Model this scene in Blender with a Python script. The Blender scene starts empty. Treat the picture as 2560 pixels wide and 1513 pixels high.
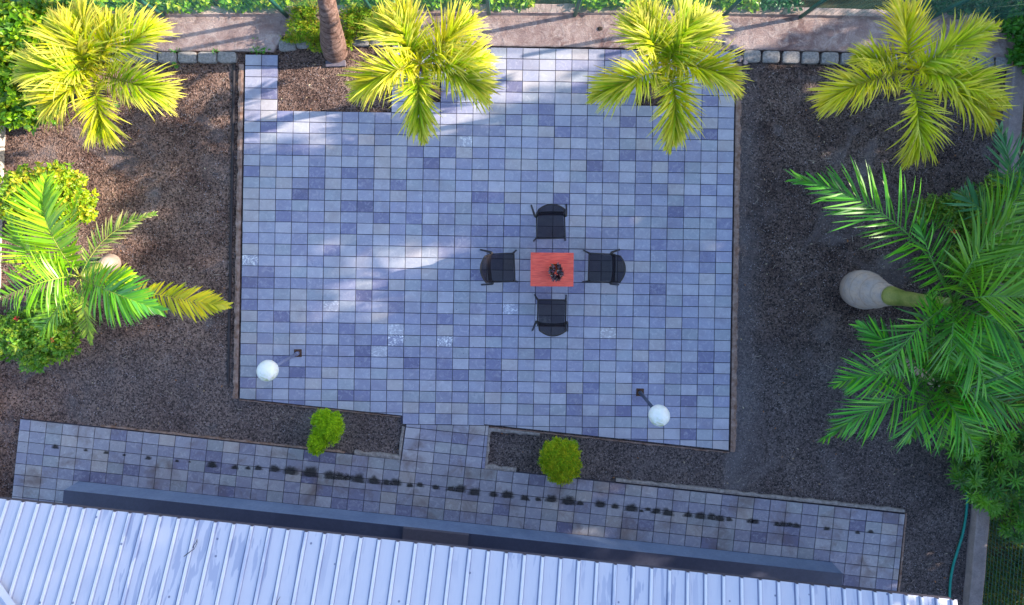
import bpy, math, random
import numpy as np
from mathutils import Vector, Matrix, noise as mnoise
random.seed(7); np.random.seed(7)
R = math.radians
scene = bpy.context.scene
COL = scene.collection

# ---------------------------------------------------------------- camera, sky, sun, exposure
F = 1707.0; H = 12.41                      # focal length in photo pixels, drone height in metres
NU, NV = 1269.0, 580.0                     # nadir in photo pixels
cd = bpy.data.cameras.new('camera'); cam = bpy.data.objects.new('camera', cd); COL.objects.link(cam)
cam.location = (0, 0, H); cam.rotation_euler = (0, 0, 0)
cd.sensor_width = 36; cd.lens = 36*F/2560; cd.clip_end = 1000
cd.shift_x = (1280-NU)/2560; cd.shift_y = (NV-756.5)/2560
scene.camera = cam
scene.render.resolution_x = 1024; scene.render.resolution_y = 605
SUN_EL = R(24); SUN_AZ = R(10.8)           # azimuth measured from +X towards +Y
w = bpy.data.worlds.new('World'); scene.world = w; w.use_nodes = True
nt = w.node_tree; nt.nodes.clear()
sky = nt.nodes.new('ShaderNodeTexSky'); sky.sky_type = 'NISHITA'; sky.sun_disc = False
sky.sun_elevation = SUN_EL; sky.sun_rotation = R(90)-SUN_AZ
sky.air_density = 1.0; sky.dust_density = 1.0; sky.ozone_density = 1.3
bg = nt.nodes.new('ShaderNodeBackground'); bg.inputs[1].default_value = 0.115
wo = nt.nodes.new('ShaderNodeOutputWorld')
nt.links.new(sky.outputs[0], bg.inputs[0]); nt.links.new(bg.outputs[0], wo.inputs[0])
sd = bpy.data.lights.new('sun', 'SUN'); sd.energy = 3.2; sd.angle = R(0.6); sd.color = (1.0, 0.86, 0.68)
sun = bpy.data.objects.new('sun', sd); COL.objects.link(sun)
sdir = Vector((math.cos(SUN_EL)*math.cos(SUN_AZ), math.cos(SUN_EL)*math.sin(SUN_AZ), math.sin(SUN_EL)))
sun.rotation_euler = sdir.to_track_quat('Z', 'Y').to_euler()
sun.location = sdir*60
vs = scene.view_settings
vs.view_transform = 'Standard'; vs.look = 'None'; vs.gamma = 1; vs.exposure = 2.03; vs.use_curve_mapping = False

# ---------------------------------------------------------------- helpers
def W(u, v, z=0.0):
    s = F/(H-z)
    return Vector(((u-NU)/s, (NV-v)/s, z))

class MB:
    def __init__(s): s.v = []; s.f = []; s.t = []; s.m = []; s.k = (1, 1, 1, 1); s.mi = 0
    def col(s, c, a=1.0): s.k = (c[0], c[1], c[2], a); return s
    def add(s, vs_, fs):
        b = len(s.v)
        s.v += [tuple(p) for p in vs_]; s.t += [s.k]*len(vs_)
        s.f += [tuple(b+i for i in f) for f in fs]; s.m += [s.mi]*len(fs)
    def box(s, c, d, rz=0, bev=0.0, M=None):
        x, y, z = d[0]/2, d[1]/2, d[2]/2
        cr, sr = math.cos(rz), math.sin(rz)
        b = min(bev, x*.9, y*.9, z*.9)
        if b <= 0:
            pts = [(i, j, k) for k in (-z, z) for (i, j) in ((-x, -y), (x, -y), (x, y), (-x, y))]
            fs = [(3, 2, 1, 0), (4, 5, 6, 7), (0, 1, 5, 4), (1, 2, 6, 5), (2, 3, 7, 6), (3, 0, 4, 7)]
        else:
            def ring(xx, yy, cc, zz):
                return [(-xx+cc, -yy, zz), (xx-cc, -yy, zz), (xx, -yy+cc, zz), (xx, yy-cc, zz), (xx-cc, yy, zz), (-xx+cc, yy, zz), (-xx, yy-cc, zz), (-xx, -yy+cc, zz)]
            pts = ring(x-b, y-b, b*.5, -z)+ring(x, y, b, -z+b)+ring(x, y, b, z-b)+ring(x-b, y-b, b*.5, z)
            fs = [tuple(range(7, -1, -1)), tuple(range(24, 32))]
            for r in range(3):
                for i in range(8):
                    j = (i+1) % 8; fs.append((r*8+i, r*8+j, r*8+8+j, r*8+8+i))
        out = []
        for p in pts:
            if M is not None: q = M @ Vector(p); out.append(q)
            else: out.append((c[0]+p[0]*cr-p[1]*sr, c[1]+p[0]*sr+p[1]*cr, c[2]+p[2]))
        s.add(out, fs)
    def tube(s, pts, rad, n=8, cap=True):
        pts = [Vector(p) for p in pts]
        if not hasattr(rad, '__len__'): rad = [rad]*len(pts)
        vv = []; prev = None
        for i, p in enumerate(pts):
            T = (pts[min(i+1, len(pts)-1)]-pts[max(i-1, 0)]).normalized()
            if prev is None:
                a = Vector((0, 0, 1)) if abs(T.z) < .9 else Vector((1, 0, 0))
                X = T.cross(a).normalized()
            else: X = (prev-T*prev.dot(T)).normalized()
            prev = X; Y = T.cross(X)
            for k in range(n):
                a = 2*math.pi*k/n
                vv.append(p+(X*math.cos(a)+Y*math.sin(a))*rad[i])
        fs = []
        for i in range(len(pts)-1):
            for k in range(n):
                fs.append((i*n+k, i*n+(k+1) % n, (i+1)*n+(k+1) % n, (i+1)*n+k))
        if cap:
            fs.append(tuple(range(n-1, -1, -1))); fs.append(tuple((len(pts)-1)*n+k for k in range(n)))
        s.add(vv, fs)
    def sphere(s, c, r, nu=24, nv=14, sc=(1, 1, 1), fn=None):
        vv = []; fs = []
        for j in range(nv+1):
            th = math.pi*j/nv
            for i in range(nu):
                ph = 2*math.pi*i/nu
                d = Vector((math.sin(th)*math.cos(ph), math.sin(th)*math.sin(ph), math.cos(th)))
                rr = r*(fn(d) if fn else 1)
                vv.append((c[0]+d.x*rr*sc[0], c[1]+d.y*rr*sc[1], c[2]+d.z*rr*sc[2]))
        for j in range(nv):
            for i in range(nu):
                fs.append((j*nu+i, (j+1)*nu+i, (j+1)*nu+(i+1) % nu, j*nu+(i+1) % nu))
        s.add(vv, fs)
    def build(s, name, mats, parent=None, smooth=False, origin=None):
        o3 = Vector((0, 0, 0))
        if parent is not None:
            o3 = parent.location.copy()
            if parent.parent: o3 += parent.parent.location
        if origin is not None and parent is None: o3 = Vector(origin)
        me = bpy.data.meshes.new(name)
        me.from_pydata([(p[0]-o3.x, p[1]-o3.y, p[2]-o3.z) for p in s.v], [], s.f)
        at = me.attributes.new('tint', 'FLOAT_COLOR', 'POINT')
        at.data.foreach_set('color', np.array(s.t, dtype=np.float32).ravel())
        if not isinstance(mats, (list, tuple)): mats = [mats]
        for m in mats: me.materials.append(m)
        me.polygons.foreach_set('material_index', s.m)
        if smooth: me.polygons.foreach_set('use_smooth', [True]*len(me.polygons))
        me.update()
        ob = bpy.data.objects.new(name, me); COL.objects.link(ob)
        if parent is not None: ob.parent = parent
        elif origin is not None: ob.location = o3
        return ob

def tag(o, label=None, cat=None, group=None, kind=None):
    if label: o['label'] = label
    if cat: o['category'] = cat
    if group: o['group'] = group
    if kind: o['kind'] = kind
    return o
def empty(name, loc, label, cat, group=None, rz=0):
    o = bpy.data.objects.new(name, None); COL.objects.link(o); o.location = loc; o.rotation_euler = (0, 0, rz)
    o.empty_display_size = .2
    return tag(o, label, cat, group)
def copy_tree(o, parent=None):
    c = o.copy(); COL.objects.link(c)
    if parent: c.parent = parent
    for ch in list(bpy.data.objects):
        if ch.parent == o: copy_tree(ch, c)
    return c

# ---------------------------------------------------------------- materials
def new_mat(name):
    m = bpy.data.materials.new(name); m.use_nodes = True
    t = m.node_tree; t.nodes.clear()
    return m, t
class N:
    def __init__(s, t): s.t = t
    def n(s, typ, **kw):
        nd = s.t.nodes.new(typ)
        for k, v in kw.items():
            if k.startswith('i_'):
                key = k[2:]; key = int(key) if key.isdigit() else key.replace('_', ' ')
                s.set(nd.inputs[key], v)
            else: setattr(nd, k, v)
        return nd
    def set(s, inp, v):
        if hasattr(v, 'is_output') or isinstance(v, bpy.types.NodeSocket): s.t.links.new(v, inp)
        else: inp.default_value = v
    def noise(s, vec, scale, detail=4, rough=.6, dist=0):
        return s.n('ShaderNodeTexNoise', i_Vector=vec, i_Scale=scale, i_Detail=detail, i_Roughness=rough, i_Distortion=dist).outputs['Fac']
    def ramp(s, fac, a, b):
        return s.n('ShaderNodeMapRange', i_Value=fac, i_1=a, i_2=b, i_3=0.0, i_4=1.0).outputs[0]
    def rng(s, fac, a, b, c, d):
        return s.n('ShaderNodeMapRange', i_Value=fac, i_1=a, i_2=b, i_3=c, i_4=d).outputs[0]
    def math(s, op, a, b=0.0):
        return s.n('ShaderNodeMath', operation=op, i_0=a, i_1=b).outputs[0]
    def mix(s, fac, a, b, mode='MIX'):
        nd = s.t.nodes.new('ShaderNodeMix'); nd.data_type = 'RGBA'; nd.blend_type = mode
        def c4(c): return c if isinstance(c, bpy.types.NodeSocket) else (c[0], c[1], c[2], 1)
        s.set(nd.inputs[0], fac); s.set(nd.inputs[6], c4(a)); s.set(nd.inputs[7], c4(b))
        return nd.outputs[2]
    def obj(s): return s.n('ShaderNodeTexCoord').outputs['Object']
    def geo(s): return s.n('ShaderNodeNewGeometry').outputs['Position']
    def stretch(s, vec, sc, rz=0):
        return s.n('ShaderNodeMapping', i_Vector=vec, i_Scale=sc, i_Rotation=(0, 0, rz)).outputs[0]
    def bump(s, h, st=.3, d=.01):
        return s.n('ShaderNodeBump', i_Height=h, i_Strength=st, i_Distance=d).outputs[0]
    def out(s, sh): s.n('ShaderNodeOutputMaterial', i_Surface=sh)
    def pr(s, **kw): return s.n('ShaderNodeBsdfPrincipled', **kw).outputs[0]
    def tint(s):
        nd = s.n('ShaderNodeAttribute', attribute_name='tint'); return nd.outputs['Color'], nd.outputs['Alpha']
def c4(c): return (c[0], c[1], c[2], 1)

def mat_plain(name, c1, c2, scale=8, rough=.7, bump=.3, bd=.01, metal=0, spec=.5, coat=0):
    m, t = new_mat(name); n = N(t); P = n.geo()
    a = n.noise(P, scale, 6, .65)
    col = n.mix(n.ramp(a, .3, .7), c1, c2)
    col = n.mix(n.rng(n.noise(P, scale*9, 3), .3, .7, 0, .35), col, (c1[0]*.6, c1[1]*.6, c1[2]*.6))
    t_ = n.pr(i_Base_Color=col, i_Roughness=rough, i_Metallic=metal, i_Specular_IOR_Level=spec, i_Coat_Weight=coat,
              i_Normal=n.bump(n.noise(P, scale*6, 5), bump, bd))
    n.out(t_); return m

def mat_leaf(name, rough=.42, trans=.32, sc=30, spec=.5, tcol=(1.25, 1.2, .5)):
    m, t = new_mat(name); n = N(t); c, a = n.tint(); P = n.geo()
    col = n.mix(n.ramp(n.noise(P, sc, 3), .25, .8), n.mix(1.0, c, (.72, .78, .7), 'MULTIPLY'), c)
    p = n.pr(i_Base_Color=col, i_Roughness=rough, i_Specular_IOR_Level=spec)
    tr = n.n('ShaderNodeBsdfTranslucent', i_Color=n.mix(1.0, col, tcol, 'MULTIPLY')).outputs[0]
    n.out(n.n('ShaderNodeMixShader', i_0=trans, i_1=p, i_2=tr).outputs[0]); return m

def mat_tile(name, dirt=(.20, .19, .21), dirt_amt=.25, stain_band=False):
    m, t = new_mat(name); n = N(t); c, a = n.tint(); P = n.geo()
    big = n.noise(P, .55, 3, .5); mid = n.noise(P, 5.5, 6, .65, .4); fine = n.noise(P, 60, 4, .7)
    col = n.mix(n.rng(mid, .3, .72, 0, .6), c, n.mix(1.0, c, (.76, .75, .82), 'MULTIPLY'))
    cloud = n.noise(P, 11, 7, .7, .8)
    col = n.mix(n.rng(cloud, .5, .75, 0, .4), col, (.68, .68, .74))
    col = n.mix(n.rng(fine, .3, .75, 0, .3), col, n.mix(1.0, col, (.6, .6, .66), 'MULTIPLY'))
    # lime bloom where the tile is marked (alpha < 1)
    lime = n.math('MULTIPLY', n.math('SUBTRACT', 1.0, a), n.ramp(n.noise(P, 13, 6, .75, 1.5), .50, .60))
    col = n.mix(lime, col, (.86, .88, .92))
    dn = n.noise(P, 1.9, 5, .6, .5)
    col = n.mix(n.rng(dn, .5, .72, 0, dirt_amt), col, dirt)
    spots = n.n('ShaderNodeTexVoronoi', i_Vector=P, i_Scale=5.0).outputs['Distance']
    col = n.mix(n.rng(spots, .03, .045, .7, 0), col, (.07, .07, .10))
    n.out(n.pr(i_Base_Color=col, i_Roughness=n.rng(mid, .2, .8, .5, .8), i_Specular_IOR_Level=.35,
               i_Normal=n.bump(fine, .35, .004)))
    return m

M = {}
M['tile'] = mat_tile('patio_tile', (.20, .17, .20), .30)
M['path_tile'] = mat_tile('path_tile', (.15, .105, .10), .8)
M['joint'] = mat_plain('joint', (.025, .024, .05), (.06, .055, .085), 20, .95)
def mat_concrete():
    m, t = new_mat('rough_concrete'); n = N(t); P = n.geo()
    a = n.noise(P, 1.1, 6, .65, .8); b = n.noise(P, 5, 6, .7, 1.0); c_ = n.noise(P, 34, 5, .75)
    col = n.mix(n.ramp(a, .35, .62), (.24, .155, .15), (.52, .40, .38))
    col = n.mix(n.rng(b, .48, .66, 0, .75), col, (.62, .52, .50))
    col = n.mix(n.rng(n.noise(P, 2.6, 7, .75, 1.5), .55, .68, 0, .6), col, (.15, .10, .10))
    col = n.mix(n.rng(c_, .3, .75, .45, 0), col, n.mix(1.0, col, (.5, .45, .45), 'MULTIPLY'))
    n.out(n.pr(i_Base_Color=col, i_Roughness=.9, i_Specular_IOR_Level=.2, i_Normal=n.bump(n.math('ADD', b, c_), .8, .02))); return m
M['concrete'] = mat_concrete()
M['edging'] = mat_plain('mossy_edging', (.16, .08, .05), (.46, .35, .32), 9, .95, .9, .02, spec=.2)
M['mortar'] = mat_plain('pale_mortar', (.18, .155, .15), (.46, .42, .42), 14, .9, .8, .015, spec=.2)
M['black_strip'] = mat_plain('weathered_black_strip', (.02, .018, .025), (.05, .04, .045), 8, .85)
M['granite'] = mat_plain('granite_block', (.17, .16, .17), (.46, .44, .43), 26, .85, .8, .01, spec=.3)
M['rock'] = mat_plain('grey_rock', (.22, .18, .19), (.40, .34, .36), 12, .9, .7, .01)
def mat_trunk():
    m, t = new_mat('palm_trunk'); n = N(t); P = n.geo()
    a = n.noise(n.stretch(P, (1, 1, 1)), 7, 6, .7, .6); b = n.noise(P, 40, 4, .7)
    rg = n.n('ShaderNodeTexWave', i_Vector=P, i_Scale=2.2, i_Distortion=3.5, i_Detail=4.0, i_Detail_Scale=2.0, bands_direction='Z').outputs['Fac']
    col = n.mix(n.ramp(a, .32, .68), (.10, .05, .04), (.30, .20, .175))
    col = n.mix(n.rng(rg, .75, .98, 0, .6), col, (.07, .04, .035))
    col = n.mix(n.rng(b, .55, .75, 0, .5), col, (.36, .29, .27))
    sp = n.n('ShaderNodeTexVoronoi', i_Vector=P, i_Scale=9.0).outputs['Distance']
    col = n.mix(n.rng(sp, .10, .16, .9, 0), col, (.02, .012, .01))
    n.out(n.pr(i_Base_Color=col, i_Roughness=.9, i_Specular_IOR_Level=.2, i_Normal=n.bump(n.math('ADD', a, n.math('MULTIPLY', b, .5)), .9, .03))); return m
M['wood_trunk'] = mat_trunk()
M['fence'] = mat_plain('green_fence_paint', (.02, .11, .095), (.035, .16, .13), 10, .5, .1)
M['wall_right'] = mat_plain('garden_wall_concrete', (.20, .17, .18), (.34, .29, .30), 5, .9, .7, .02)
M['hose'] = mat_plain('teal_hose', (.0, .22, .19), (.0, .27, .23), 10, .35, .05)
M['chair_frame'] = mat_plain('chair_frame', (.012, .010, .012), (.022, .018, .02), 8, .42, .05)
M['black_rust'] = mat_plain('rusty_plate', (.05, .02, .012), (.16, .08, .05), 25, .9, .8)
M['pole_blue'] = mat_plain('pole_blue', (.16, .19, .33), (.22, .25, .42), 6, .4, .05)
M['pole_dark'] = mat_plain('pole_dark', (.045, .06, .11), (.07, .09, .15), 6, .4, .05)
M['plinth_face'] = mat_plain('plinth_face_paint', (.13, .18, .31), (.20, .26, .41), 2.2, .6, .15)
M['plinth_top'] = mat_plain('veranda_floor_paint', (.046, .052, .10), (.066, .074, .13), 2.0, .55, .1)
M['step'] = mat_plain('step_tile', (.075, .066, .095), (.105, .09, .125), 18, .7, .2)
M['house_wall'] = mat_plain('house_wall_paint', (.55, .52, .46), (.62, .6, .54), 3, .85, .2)
M['glass'] = mat_plain('dark_glass', (.02, .03, .04), (.03, .04, .05), 2, .08, 0)
M['terracotta'] = mat_plain('orange_pot', (.75, .10, .012), (.85, .15, .02), 12, .45, .1)
M['soil'] = mat_plain('soil', (.03, .02, .016), (.07, .05, .04), 20, .95, .9)
M['twig'] = mat_plain('twig', (.03, .025, .03), (.08, .06, .06), 20, .9)
M['foil'] = mat_plain('crumpled_wrapper', (.45, .45, .7), (.8, .8, .95), 30, .35, .6, .01)
M['leaf'] = mat_leaf('leaf')
M['palm_leaf'] = mat_leaf('palm_leaflet', .34, .22, 12, .5)
M['yellow_leaf'] = mat_leaf('golden_palm_leaflet', .5, .42, 10, .3, (1.15, 1.15, .4))
M['moss_leaf'] = mat_leaf('fine_leaf', .6, .3, 40, .3)
M['dark_leaf'] = mat_leaf('purple_leaf', .16, .1, 20, 1.0)

def mat_lamp():
    m, t = new_mat('opal_globe'); n = N(t); P = n.obj()
    z = n.n('ShaderNodeSeparateXYZ', i_0=P).outputs
    nn = n.noise(P, 14, 5, .65, .6)
    low = n.rng(z[2], .0, -.12, 0, .4)
    alg = n.math('MULTIPLY', n.ramp(nn, .42, .66), n.math('ADD', n.rng(z[1], .04, -.15, 0, .9), .2))
    col = n.mix(alg, (.84, .84, .84), (.46, .52, .24))
    n.out(n.pr(i_Base_Color=col, i_Roughness=.3, i_Subsurface_Weight=.15, i_Subsurface_Scale=.05, i_Specular_IOR_Level=.5)); return m
M['globe'] = mat_lamp()

def mat_table():
    m, t = new_mat('red_wood'); n = N(t); P = n.obj()
    g = n.noise(n.stretch(P, (1.3, 16, 1)), 3.2, 7, .65, .8)
    g2 = n.noise(n.stretch(P, (2.5, 60, 1)), 3, 4, .6, .3)
    col = n.mix(n.ramp(g, .32, .66), (.60, .035, .03), (.95, .13, .075))
    col = n.mix(n.rng(g2, .45, .7, 0, .5), col, (.97, .26, .15))
    n.out(n.pr(i_Base_Color=col, i_Roughness=.5, i_Normal=n.bump(g, .2, .004))); return m
M['red_wood'] = mat_table()

def mat_seat():
    m, t = new_mat('open_mesh_fabric'); n = N(t); P = n.obj()
    wv = n.noise(n.stretch(P, (220, 60, 60)), 1.0, 2)
    col = n.mix(n.ramp(wv, .3, .7), (.006, .005, .009), (.020, .018, .026))
    p = n.pr(i_Base_Color=col, i_Roughness=.75, i_Specular_IOR_Level=.12)
    tr = n.n('ShaderNodeBsdfTransparent').outputs[0]
    n.out(n.n('ShaderNodeMixShader', i_0=.13, i_1=p, i_2=tr).outputs[0]); return m
M['seat'] = mat_seat()

def mat_roof():
    m, t = new_mat('roof_sheet_metal'); n = N(t); P = n.stretch(n.geo(), (1, 1, 1), R(6.04)); c, a = n.tint()
    st = n.noise(n.stretch(P, (9, 1.3, 1)), 1.15, 4, .5, .35)
    big = n.noise(P, .35, 2)
    patch = n.math('MULTIPLY', n.ramp(st, .55, .58), n.ramp(big, .46, .56))
    fine = n.noise(n.stretch(P, (30, 3, 3)), 2, 4)
    col = n.mix(n.rng(fine, .3, .8, 0, .4), (.56, .57, .68), (.47, .49, .63))
    col = n.mix(n.math('MULTIPLY', patch, .7), col, (.31, .35, .52))
    dots = n.n('ShaderNodeTexVoronoi', i_Vector=P, i_Scale=3.4).outputs['Distance']
    col = n.mix(n.rng(dots, .04, .07, .85, 0), col, (.10, .12, .22))
    grime = n.noise(n.stretch(P, (18, 1.5, 1)), 1.4, 6, .7)
    col = n.mix(n.rng(grime, .6, .8, 0, .5), col, (.30, .34, .50))
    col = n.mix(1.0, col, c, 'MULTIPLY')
    n.out(n.pr(i_Base_Color=col, i_Roughness=.6, i_Metallic=.0, i_Specular_IOR_Level=.5, i_Normal=n.bump(fine, .08, .004))); return m
M['roof'] = mat_roof()

def mat_gravel():
    m, t = new_mat('dark_gravel'); n = N(t); P = n.geo()
    xyz = n.n('ShaderNodeSeparateXYZ', i_0=P).outputs
    vor = n.n('ShaderNodeTexVoronoi', i_Vector=n.stretch(P, (1, 1, 0)), i_Scale=42.0)
    cell = n.n('ShaderNodeSeparateColor', i_0=vor.outputs['Color']).outputs[0]
    vor2 = n.n('ShaderNodeTexVoronoi', i_Vector=n.stretch(P, (1, 1, 0)), i_Scale=85.0)
    cell2 = n.n('ShaderNodeSeparateColor', i_0=vor2.outputs['Color']).outputs[0]
    big = n.noise(P, .45, 5, .6, .6); mid = n.noise(P, 1.8, 5, .65)
    grey = n.mix(n.ramp(cell, .0, 1.0), (.012, .010, .012), (.19, .142, .13))
    brown = n.mix(n.ramp(cell, .0, 1.0), (.036, .019, .016), (.38, .245, .195))
    # browner soil on the left and in the planting beds, blacker grit on the right
    side = n.rng(n.math('ADD', xyz[0], n.math('MULTIPLY', n.math('SUBTRACT', big, .5), 9.0)), -7.0, 3.0, .95, .12)
    col = n.mix(side, grey, brown)
    col = n.mix(n.rng(mid, .42, .66, 0, .8), col, n.mix(1.0, col, (.42, .36, .38), 'MULTIPLY'))
    col = n.mix(n.rng(n.noise(P, .9, 5, .6, 1.0), .55, .72, 0, .7), col, (.20, .175, .185))
    grl = n.math('MULTIPLY', n.rng(xyz[1], -1.6, -2.6, 0, 1), n.rng(xyz[0], -8.6, -7.6, 0, 1))
    col = n.mix(n.math('MULTIPLY', grl, .5), col, n.mix(n.ramp(cell, 0, 1), (.04, .038, .045), (.20, .18, .195)))
    col = n.mix(n.rng(n.noise(P, .33, 4, .6, 1.2), .48, .6, 0, .45), col, n.mix(1.0, col, (.55, .5, .52), 'MULTIPLY'))
    # pale dust along the right edge of the patio
    dust = n.math('MULTIPLY', n.rng(xyz[0], 4.15, 4.75, 1, 0), n.rng(xyz[0], 3.9, 4.0, 0, 1))
    dust = n.math('MULTIPLY', dust, n.ramp(n.noise(P, 1.3, 5), .25, .6))
    col = n.mix(n.math('MULTIPLY', dust, .55), col, (.18, .17, .19))
    speck = n.math('MULTIPLY', n.ramp(cell2, .955, .975), n.ramp(n.noise(P, 9, 2), .4, .55))
    col = n.mix(n.math('MULTIPLY', speck, .75), col, (.40, .36, .40))
    h = n.math('ADD', n.math('MULTIPLY', vor.outputs['Distance'], .6), n.math('MULTIPLY', vor2.outputs['Distance'], .5))
    n.out(n.pr(i_Base_Color=col, i_Roughness=.85, i_Specular_IOR_Level=.25, i_Normal=n.bump(h, .9, .02))); return m
M['gravel'] = mat_gravel()

def mat_chip():
    m, t = new_mat('gravel_chip'); n = N(t); c, a = n.tint()
    n.out(n.pr(i_Base_Color=c, i_Roughness=.8, i_Specular_IOR_Level=.3)); return m
M['chip'] = mat_chip()
M['ground'] = mat_plain('rough_earth', (.035, .045, .014), (.085, .055, .04), 1.5, .95, .9, .03, spec=.15)
def mat_stain():
    m, t = new_mat('moss_stain'); n = N(t); c, a = n.tint(); P = n.geo()
    f = n.ramp(n.math('ADD', a, n.math('MULTIPLY', n.math('SUBTRACT', n.noise(P, 30, 6, .75), .5), 1.2)), .1, .85)
    p = n.pr(i_Base_Color=n.mix(n.noise(P, 40, 4), (.02, .02, .022), (.07, .065, .065)), i_Roughness=.9, i_Specular_IOR_Level=.1)
    tr = n.n('ShaderNodeBsdfTransparent').outputs[0]
    n.out(n.n('ShaderNodeMixShader', i_0=n.math('MULTIPLY', f, .78), i_1=tr, i_2=p).outputs[0]); return m
M['stain'] = mat_stain()

# ---------------------------------------------------------------- ground
g = MB()
nG = 24
for i in range(nG+1):
    for j in range(nG+1):
        x = -150+300*i/nG; y = -150+300*j/nG
        g.v.append((x, y, -.35)); g.t.append((1, 1, 1, 1))
for i in range(nG):
    for j in range(nG):
        a = i*(nG+1)+j; g.f.append((a, a+nG+1, a+nG+2, a+1)); g.m.append(0)
tag(g.build('ground', M['ground']), kind='structure')

gp = MB()     # gravel yard: gently uneven sheet bounded by the garden walls
x0, x1, y0, y1 = -9.9, 9.35, -9.0, 3.95
nx, ny = 260, 180
for j in range(ny+1):
    for i in range(nx+1):
        y = y0+(y1-y0)*j/ny; xw = (2523-(NV-y*137.5-170)*.0823-NU)/137.5+.12; x = x0+(min(x1, xw)-x0)*i/nx
        z = -.062+.018*mnoise.noise(Vector((x*.9, y*.9, 0)))+.012*mnoise.noise(Vector((x*5, y*5, 3)))
        gp.v.append((x, y, z)); gp.t.append((1, 1, 1, 1))
for j in range(ny):
    for i in range(nx):
        a = j*(nx+1)+i; gp.f.append((a, a+1, a+nx+2, a+nx+1)); gp.m.append(0)
tag(gp.build('gravel_yard', M['gravel'], smooth=True), kind='structure')

# ---------------------------------------------------------------- tiled patio and path
def clip(poly, p, nrm):            # keep the side where (q-p).nrm >= 0
    out = []
    for i in range(len(poly)):
        a, b = poly[i], poly[(i+1) % len(poly)]
        da = (a[0]-p[0])*nrm[0]+(a[1]-p[1])*nrm[1]; db = (b[0]-p[0])*nrm[0]+(b[1]-p[1])*nrm[1]
        if da >= 0: out.append(a)
        if (da >= 0) != (db >= 0):
            t = da/(da-db); out.append((a[0]+(b[0]-a[0])*t, a[1]+(b[1]-a[1])*t))
    return out
def area(p): return abs(sum(p[i][0]*p[(i+1) % len(p)][1]-p[(i+1) % len(p)][0]*p[i][1] for i in range(len(p))))/2
def shrink(poly, d):
    # inset a convex polygon given in pixel-frame coordinates
    n = len(poly); s = sum(poly[i][0]*poly[(i+1) % n][1]-poly[(i+1) % n][0]*poly[i][1] for i in range(n))
    sg = 1 if s > 0 else -1; res = list(poly)
    for i in range(n):
        a, b = poly[i], poly[(i+1) % n]; L = math.hypot(b[0]-a[0], b[1]-a[1])
        if L < 1e-6: continue
        nr = (-(b[1]-a[1])/L*sg, (b[0]-a[0])/L*sg)
        res = clip(res, (a[0]+nr[0]*d, a[1]+nr[1]*d), nr)
        if len(res) < 3: return []
    return res
# palette: weathered concrete tiles between blue grey, slate violet and warm grey (linear)
PAL = [((.35, .37, .485), 6), ((.42, .43, .515), 5), ((.295, .31, .44), 4), ((.225, .235, .375), 2.2), ((.35, .38, .45), 4), ((.44, .425, .46), 2), ((.175, .18, .31), .9), ((.315, .325, .45), 3)]
PW = [p[1] for p in PAL]
def tile_col(cx, cy):
    c = random.choices(PAL, PW)[0][0]
    n_ = .5+.5*mnoise.noise(Vector((cx*.55, cy*.55, 7)))
    k = (.9+.25*n_)*random.uniform(.93, 1.07)
    return tuple(min(.9, v*k) for v in c)
LIME = {(9, 25): .0, (12, 25): .0, (0, 18): .0, (16, 22): .25, (18, 23): .3, (12, 25): 0, (5, 22): .35, (9, 24): .4, (22, 24): .35, (13, 7): .3, (8, 26): .5}
def lay_tile(mb, poly_px, col, alpha, z=0.0, gap=.82, dz=0):
    p = shrink(poly_px, gap*.62)
    if len(p) < 3 or area(p) < 14: return
    q = shrink(poly_px, gap*1.15)
    if len(q) < 3: q = p
    mb.col(col, alpha)
    top = [W(u, v, 0) for u, v in q]; bot = [W(u, v, 0) for u, v in p]
    tx, ty = random.uniform(-.004, .004), random.uniform(-.004, .004)
    c = sum((Vector(t) for t in top), Vector())/len(top)
    tv = [(t.x, t.y, z+dz+(t.x-c.x)*tx+(t.y-c.y)*ty) for t in top]
    n = len(tv); mb.add(tv, [tuple(range(n-1, -1, -1))])
    if len(bot) == n:
        bv = [(t.x, t.y, z-.012) for t in bot]
        mb.add(tv+bv, [(i, (i+1) % n, n+(i+1) % n, n+i) for i in range(n)])
class Frame:
    def __init__(s, o, ang): s.o = o; s.c = math.cos(ang); s.s = math.sin(ang)
    def px(s, u, v): return (s.o[0]+u*s.c-v*s.s, s.o[1]+u*s.s+v*s.c)
    def inv(s, x, y): dx, dy = x-s.o[0], y-s.o[1]; return (dx*s.c+dy*s.s, -dx*s.s+dy*s.c)
PF = Frame((613, 136), R(0.95)); TW, TH = 40.85, 27.82
def slab(mb, poly_px, ztop, zbot):
    p = [W(u, v, 0) for u, v in poly_px]; n = len(p)
    vv = [(q.x, q.y, ztop) for q in p]+[(q.x, q.y, zbot) for q in p]
    mb.add(vv, [tuple(range(n-1, -1, -1))]+[(i, (i+1) % n, n+(i+1) % n, n+i) for i in range(n)])
obl_p = (597, 996.5); obl_d = Vector((1229, 130.5)).normalized(); obl_n = (obl_d[1], -obl_d[0])   # points up the picture
pt = MB(); pt.mi = 0
def jit(c, r): random.seed(c*131+r*17+5)
dark_cells = {}
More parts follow.
